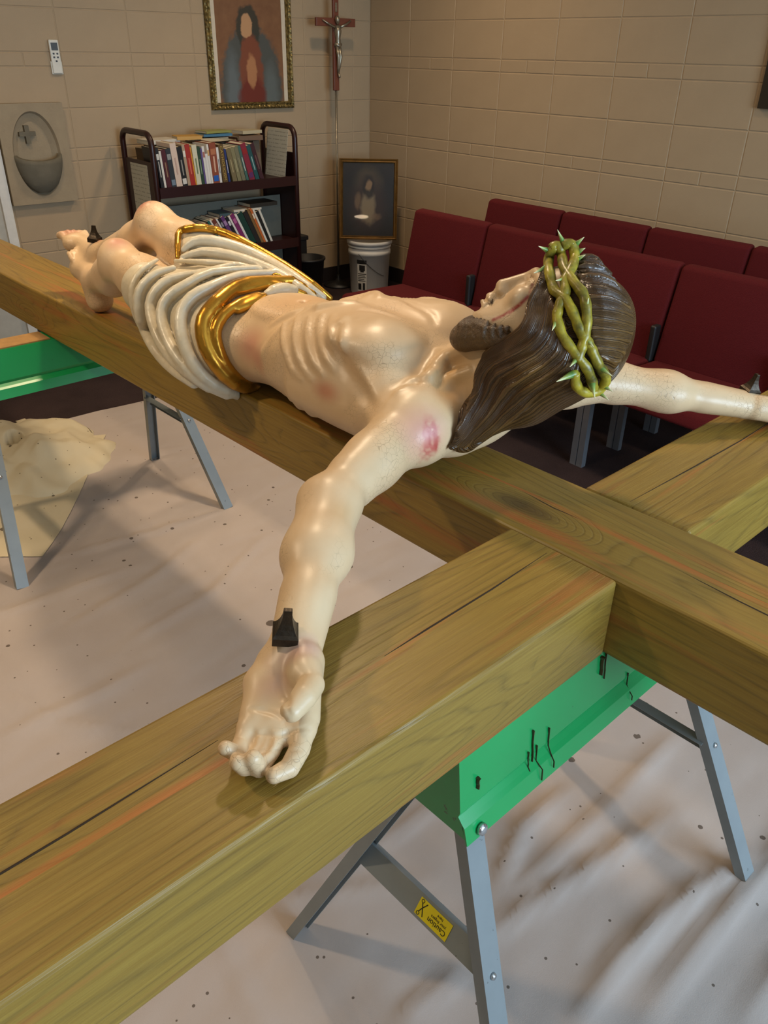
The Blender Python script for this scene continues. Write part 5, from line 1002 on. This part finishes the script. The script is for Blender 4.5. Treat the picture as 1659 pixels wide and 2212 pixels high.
bm = bmesh.new(); add_box(bm, -.06, -.035, -.151, -.122, 0, .42); add_box(bm, -.06, -.035, -.118, -.089, 0, .42); me_rl = mesh_of('rear_leg', bm); me_rl.materials.append(M_CHLEG)
me_br = mesh_of('coupling', rbox(-.115, -.070, -CW / 2 + .001, -CW / 2 + .027, .44, .60, .008), False); me_br.materials.append(M_BIN)
ords = ['first', 'second', 'third', 'fourth', 'fifth', 'sixth']
for row, (a, nm) in enumerate(((-1.14, 'front'), (-.585, 'rear'))):
    for k in range(5):
        b = -1.74 - CW * (k + .5)
        t = thing('upholstered_chair', 'red upholstered chair, %s from the corner in the %s row' % (ords[k], nm), 'chair', wp(a, b, 0), WR, 'red chairs in two rows')
        for nme, me2 in (('backrest', me_back), ('seat', me_seat), ('front_leg', me_fl), ('rear_leg', me_rl), ('coupling', me_br)): obj(nme, me2, None, t)
# ---------------------------------------------------------------- book cart
M_CART = plain('maroon_enamel', '#2c100d', .38, .1)
CA0, CA1, CB0, CB1 = -1.925, -.965, -.440, -.055
cart = thing('book_cart', 'dark maroon metal book cart full of books against the block wall', 'cart', wp(CA0, CB0, 0), WR)
LC, DC = CA1 - CA0, CB1 - CB0
for nm, x in (('end_frame', 0.), ('end_frame', LC)):
    bm = bmesh.new(); r = .06; top = 1.11
    pts = [(x, .012, .07), (x, .012, top - r)] + [(x, .012 + r - r * math.cos(q), top - r + r * math.sin(q)) for q in (.4, .8, 1.2, 1.57)] + [(x, DC - .012 - r + r * math.sin(q), top - r + r * math.cos(q)) for q in (0, .4, .8, 1.2)] + [(x, DC - .012, top - r), (x, DC - .012, .07)]
    add_tube(bm, pts, .0165, 10); f = obj(nm, bm, M_CART, cart, True)
    bm = bmesh.new(); add_box(bm, x - .006, x + .006, .03, DC - .03, .10, .965); obj('end_panel', bm, M_CART, f)
for z in (.80, .425, .12):
    bm = bmesh.new(); add_box(bm, .01, LC - .01, .0, DC, z, z + .022); add_box(bm, .01, LC - .01, -.006, .004, z - .022, z + .034); add_box(bm, .01, LC - .01, DC - .004, DC + .006, z - .022, z + .034); obj('shelf', bm, M_CART, cart)
bm = bmesh.new(); add_box(bm, .01, LC - .01, DC * .5 - .004, DC * .5 + .004, .142, .70); obj('centre_panel', bm, plain('grey_green_panel', '#6d6c60', .6), cart)
bm = bmesh.new()
for x in (.03, LC - .03):
    for y in (.04, DC - .04): add_lathe(bm, [(.001, 0), (.02, 0), (.03, .02), (.03, .04), (.02, .06), (.015, .08)], 12, (x, y))
obj('casters', bm, M_BIN, cart, True)
m = NT('printed_sheet', .7); v = m.obj(); s_ = m.sep(v); w_ = m.n('ShaderNodeTexWave', {'Vector': v, 'Scale': 14.}, bands_direction='Z').outputs[1]; br_ = m.noise(v, 60, 1)
m.color(m.mix(m.math('MULTIPLY', m.math('GREATER_THAN', w_, .86), m.math('MULTIPLY', m.math('GREATER_THAN', br_, .45), .5)), lin('#b5b2a2'), lin('#6a665c'))); M_SHEET = m.m
bm = bmesh.new(); add_box(bm, -.0085, -.0065, .085, .295, .56, .945); obj('notice_sheet', bm, M_SHEET, cart)
# paper sheets standing at the right end
pp = thing('paper_sheets', 'white printed sheets standing upright at the right end of the cart shelf', 'paper', wp(CA1 - .080, CB0 + .11, .823), (R_(0), R_(8), PHI))
for k in range(3):
    bm = bmesh.new(); add_box(bm, .006 * k, .006 * k + .0015, -.09 + .012 * k, .13 + .012 * k, 0, .275 - .012 * k); obj('sheet', bm, M_SHEET, pp)
# ---- books (thickness x, depth y, height z)
bm = bmesh.new(); add_box(bm, 0, .09, 0, 1, 0, 1); add_box(bm, .91, 1, 0, 1, 0, 1); add_box(bm, .09, .91, 0, .025, 0, 1); me_cover = mesh_of('cover', bm)
bm = bmesh.new(); add_box(bm, .09, .91, .026, .975, .012, .985); me_pages = mesh_of('pages', bm); me_pages.materials.append(plain('page_edges', '#c9bfa8', .9, var=.2, scale=200))
bm = bmesh.new(); add_box(bm, .12, .88, -.008, 0, .72, .86); me_band = mesh_of('spine_band', bm); bm = bmesh.new(); add_box(bm, .12, .88, -.008, 0, .08, .22); me_band2 = mesh_of('spine_label', bm)
bm = bmesh.new(); add_box(bm, .38, .62, -.009, 0, .30, .68); me_title = mesh_of('spine_title', bm)
COV = {}
def cov(c):
    if c not in COV: COV[c] = plain('book_' + c.strip('#'), c, .45, var=.15)
    return COV[c]
def book(loc, rot, size, c, label, band=None, title=None, foot=None, group=None):
    t = thing('book', label, 'book', loc, rot, group); t.scale = size
    def part(n, me_, mm):
        o = bpy.data.objects.new(n, me_); COL.objects.link(o); o.parent = t
        if mm is not None:
            if not me_.materials: me_.materials.append(None)
            o.material_slots[0].link = 'OBJECT'; o.material_slots[0].material = mm
    part('cover', me_cover, cov(c)); part('pages', me_pages, None)
    if band: part('spine_band', me_band, cov(band))
    if foot: part('spine_label', me_band2, cov(foot))
    if title: part('spine_title', me_title, cov(title))
    return t
UP = [  # upper shelf from the left: cover, thickness, height, lean(deg), band, title, foot, words
 ('#1c1a1c', .016, .215, 4, '#c8c4bc', '#b8b4ac', None, 'black book with white spine lettering'), ('#cfcac0', .010, .20, 4, None, None, None, 'thin white book beside black one'), ('#4a1a20', .022, .205, 5, None, '#8a6a50', None, 'dark maroon book'), ('#2c3034', .024, .21, 5, '#8a8c8a', None, '#6a7a88', 'charcoal book with grey photo band'),
 ('#cdb7a6', .030, .235, 5, None, '#b89a8c', None, 'wide pale pink book'), ('#1a1818', .026, .215, 5, None, '#8a8780', '#c8c4bc', 'wide black book with white foot mark'), ('#a58d74', .014, .225, 5, '#d8d0c4', None, None, 'beige book with photo spine'), ('#9c2a20', .024, .225, 5, None, '#c86a54', None, 'bright red book'), ('#c88a28', .006, .21, 5, None, None, None, 'thin orange booklet'),
 ('#c6c2a8', .024, .220, 4, None, '#6a7a58', None, 'cream book with green lettering'), ('#28402c', .016, .21, 4, None, '#8a9a80', None, 'dark green book'), ('#5a4a7c', .008, .20, 4, None, None, None, 'thin purple book'), ('#cfcbc4', .012, .21, 4, '#a06058', None, None, 'white book with pinkish band'), ('#d2cec8', .012, .17, 4, None, None, None, 'short white booklet'), ('#d4cfc6', .010, .22, 4, '#c89858', None, None, 'white book with tan band'),
 ('#84432c', .034, .225, 3, '#a86a48', '#c8a088', '#1e58a8', 'wide rust book with blue foot block'), ('#d0ccc6', .012, .20, 3, None, '#4a4a52', None, 'white book with dark lettering'), ('#5a4524', .026, .215, 5, None, None, None, 'olive brown book lettered in gold'), ('#26346a', .010, .19, 6, None, '#c8c8cc', None, 'thin navy and white book'),
 ('#6e6244', .024, .19, 11, None, '#9a8e68', None, 'khaki book'), ('#7a7454', .020, .195, 12, None, '#a09a78', None, 'pale olive book'), ('#6e6a52', .020, .20, 13, None, '#8a8668', None, 'grey olive book'), ('#3c6058', .014, .205, 14, None, '#c8c4bc', None, 'teal and grey book'), ('#7c2434', .030, .215, 15, '#8a2020', None, '#5a2a5a', 'wide crimson and purple book'), ('#1e4a4c', .022, .205, 16, None, '#8aa8a4', None, 'dark teal book'), ('#3a1c22', .022, .215, 17, None, '#6a4a48', None, 'dark plum book')]
x = CA0 + .030
for k, (c, th, h, lean, band, title, foot, words) in enumerate(UP):
    th *= 1.24
    t = book(wp(x, CB0 + .012, .824), (0, R_(-lean), PHI), (th, .16, h), c, words + ' in the front row of the upper shelf', band, title, foot, 'books on the upper cart shelf')
    if 'lettered in gold' in words:
        me_t = text_mesh('spine_lettering', 'CATHOLICISM', .030); me_t.materials.append(cov('#b89a50'))
        o = bpy.data.objects.new('spine_lettering', me_t); COL.objects.link(o); o.parent = t
        o.scale = (1 / h * .98, 1 / th * .72, 1); o.rotation_euler = (R_(90), R_(90), 0); o.location = (.5, -.012, .52)
    nxt = UP[k + 1][3] if k + 1 < len(UP) else lean
    x += th / math.cos(R_(lean)) + .0012 + max(0, (nxt - lean)) * .0034
# loose books lying on top of the upper row
LIE = [('#c9c2b4', .20, .15, .022, .07, 1.062, 4, 'white book lying on top of the books at the left'), ('#b98a2a', .15, .12, .018, .245, 1.075, -12, 'yellow orange book lying on the upper row'), ('#b8a684', .19, .14, .020, .40, 1.058, 2, 'tan book lying flat on the upper row'), ('#3c6a86', .19, .13, .014, .42, 1.079, -3, 'blue green booklet lying on the tan book'), ('#8a8a4a', .18, .12, .012, .44, 1.094, 5, 'olive booklet on top of the lying pile'), ('#6a5038', .16, .12, .026, .66, 1.060, -8, 'brown book lying near the right end of the upper row'), ('#b0a486', .15, .11, .018, .69, 1.087, 6, 'pale book lying on the brown one near the right end')]
for c, w, d, th, xo, z, rz, words in LIE:
    t = book(wp(CA0 + xo, CB0 + .30, z - .03), (0, R_(90), PHI + R_(90 + rz)), (th, w, d), c, words, None, None, None, 'books lying on the upper row')
    t.rotation_euler = Euler((0, R_(90), PHI + R_(rz)), 'XYZ'); t.location = wp(CA0 + xo, CB0 + .175, z)
    t.scale = (th, d, w)
# second row behind, upper shelf: backs of books
for k in range(14):
    c = ['#5a4632', '#7a6a4a', '#3a3a44', '#8a7a5a', '#4a2a24', '#2c3c34', '#6a5a48'][k % 7]; h = .19 + .012 * ((k * 5) % 4)
    book(wp(CA0 + .07 + .055 * k, CB0 + .20, .824), (0, R_(-3), PHI), (.046, .15, h), c, 'back row book of the upper cart shelf, %s from the left' % (ords + ['seventh', 'eighth', 'ninth', 'tenth', 'eleventh', 'twelfth', 'thirteenth', 'fourteenth'])[k], None, None, None, 'back row of the upper cart shelf')
LOW = [('#30405a', .018, .19, None, 'slate blue'), ('#4a6a8a', .012, .17, '#9ab0c0', 'pale blue'), ('#283444', .022, .18, None, 'blue black'), ('#c0782a', .010, .19, None, 'thin orange'), ('#5c3a24', .020, .185, None, 'brown'), ('#1f5a52', .012, .20, '#c8d0cc', 'teal'), ('#d0ccc4', .010, .205, None, 'thin white'), ('#6a3428', .024, .20, '#a08070', 'rust brown'), ('#cfcac6', .010, .205, None, 'slim white'), ('#201c20', .016, .205, '#8a8890', 'black and white'), ('#5a3468', .024, .21, '#9a7aa0', 'violet'), ('#1c1a20', .018, .205, '#c8c4c8', 'black with white band'), ('#d2cec8', .012, .21, None, 'white'), ('#74285c', .026, .215, '#a8588a', 'magenta'), ('#d4d0ca', .014, .215, None, 'bright white'), ('#16382e', .036, .215, None, 'wide dark green'), ('#231f1c', .030, .22, None, 'wide black brown'), ('#7a5a34', .016, .235, None, 'tan'), ('#b8602a', .014, .235, '#d8c8b0', 'orange'), ('#d2cdc2', .012, .23, None, 'cream white'), ('#1c1a18', .018, .21, None, 'small black'), ('#c9c4b8', .014, .22, None, 'ivory')]
x = CA0 + .30; lean = 30
for k, (c, th, h, band, words) in enumerate(LOW):
    lean = 33 - .5 * k
    book(wp(x, CB0 + .012, .449 + th * math.sin(R_(lean)) * 0), (0, R_(-lean), PHI), (th, .16, h), c, words + ' book leaning to the left in the lower cart shelf', band, None, None, 'leaning books on the lower cart shelf')
    x += th / math.cos(R_(lean)) + .0012
for c, w, d, th, xo, z, words in (('#c4c0b4', .20, .14, .012, .50, .665, 'white booklet lying on the leaning books of the lower shelf'), ('#3a5058', .20, .15, .018, .40, .652, 'grey blue book lying on the leaning lower books'), ('#26241f', .20, .15, .022, .62, .690, 'black book lying over the lower shelf books at the right')):
    t = book(wp(CA0 + xo, CB0 + .03, z), (0, R_(90), PHI), (th, d, w), c, words, None, None, None, 'books lying on the lower row')
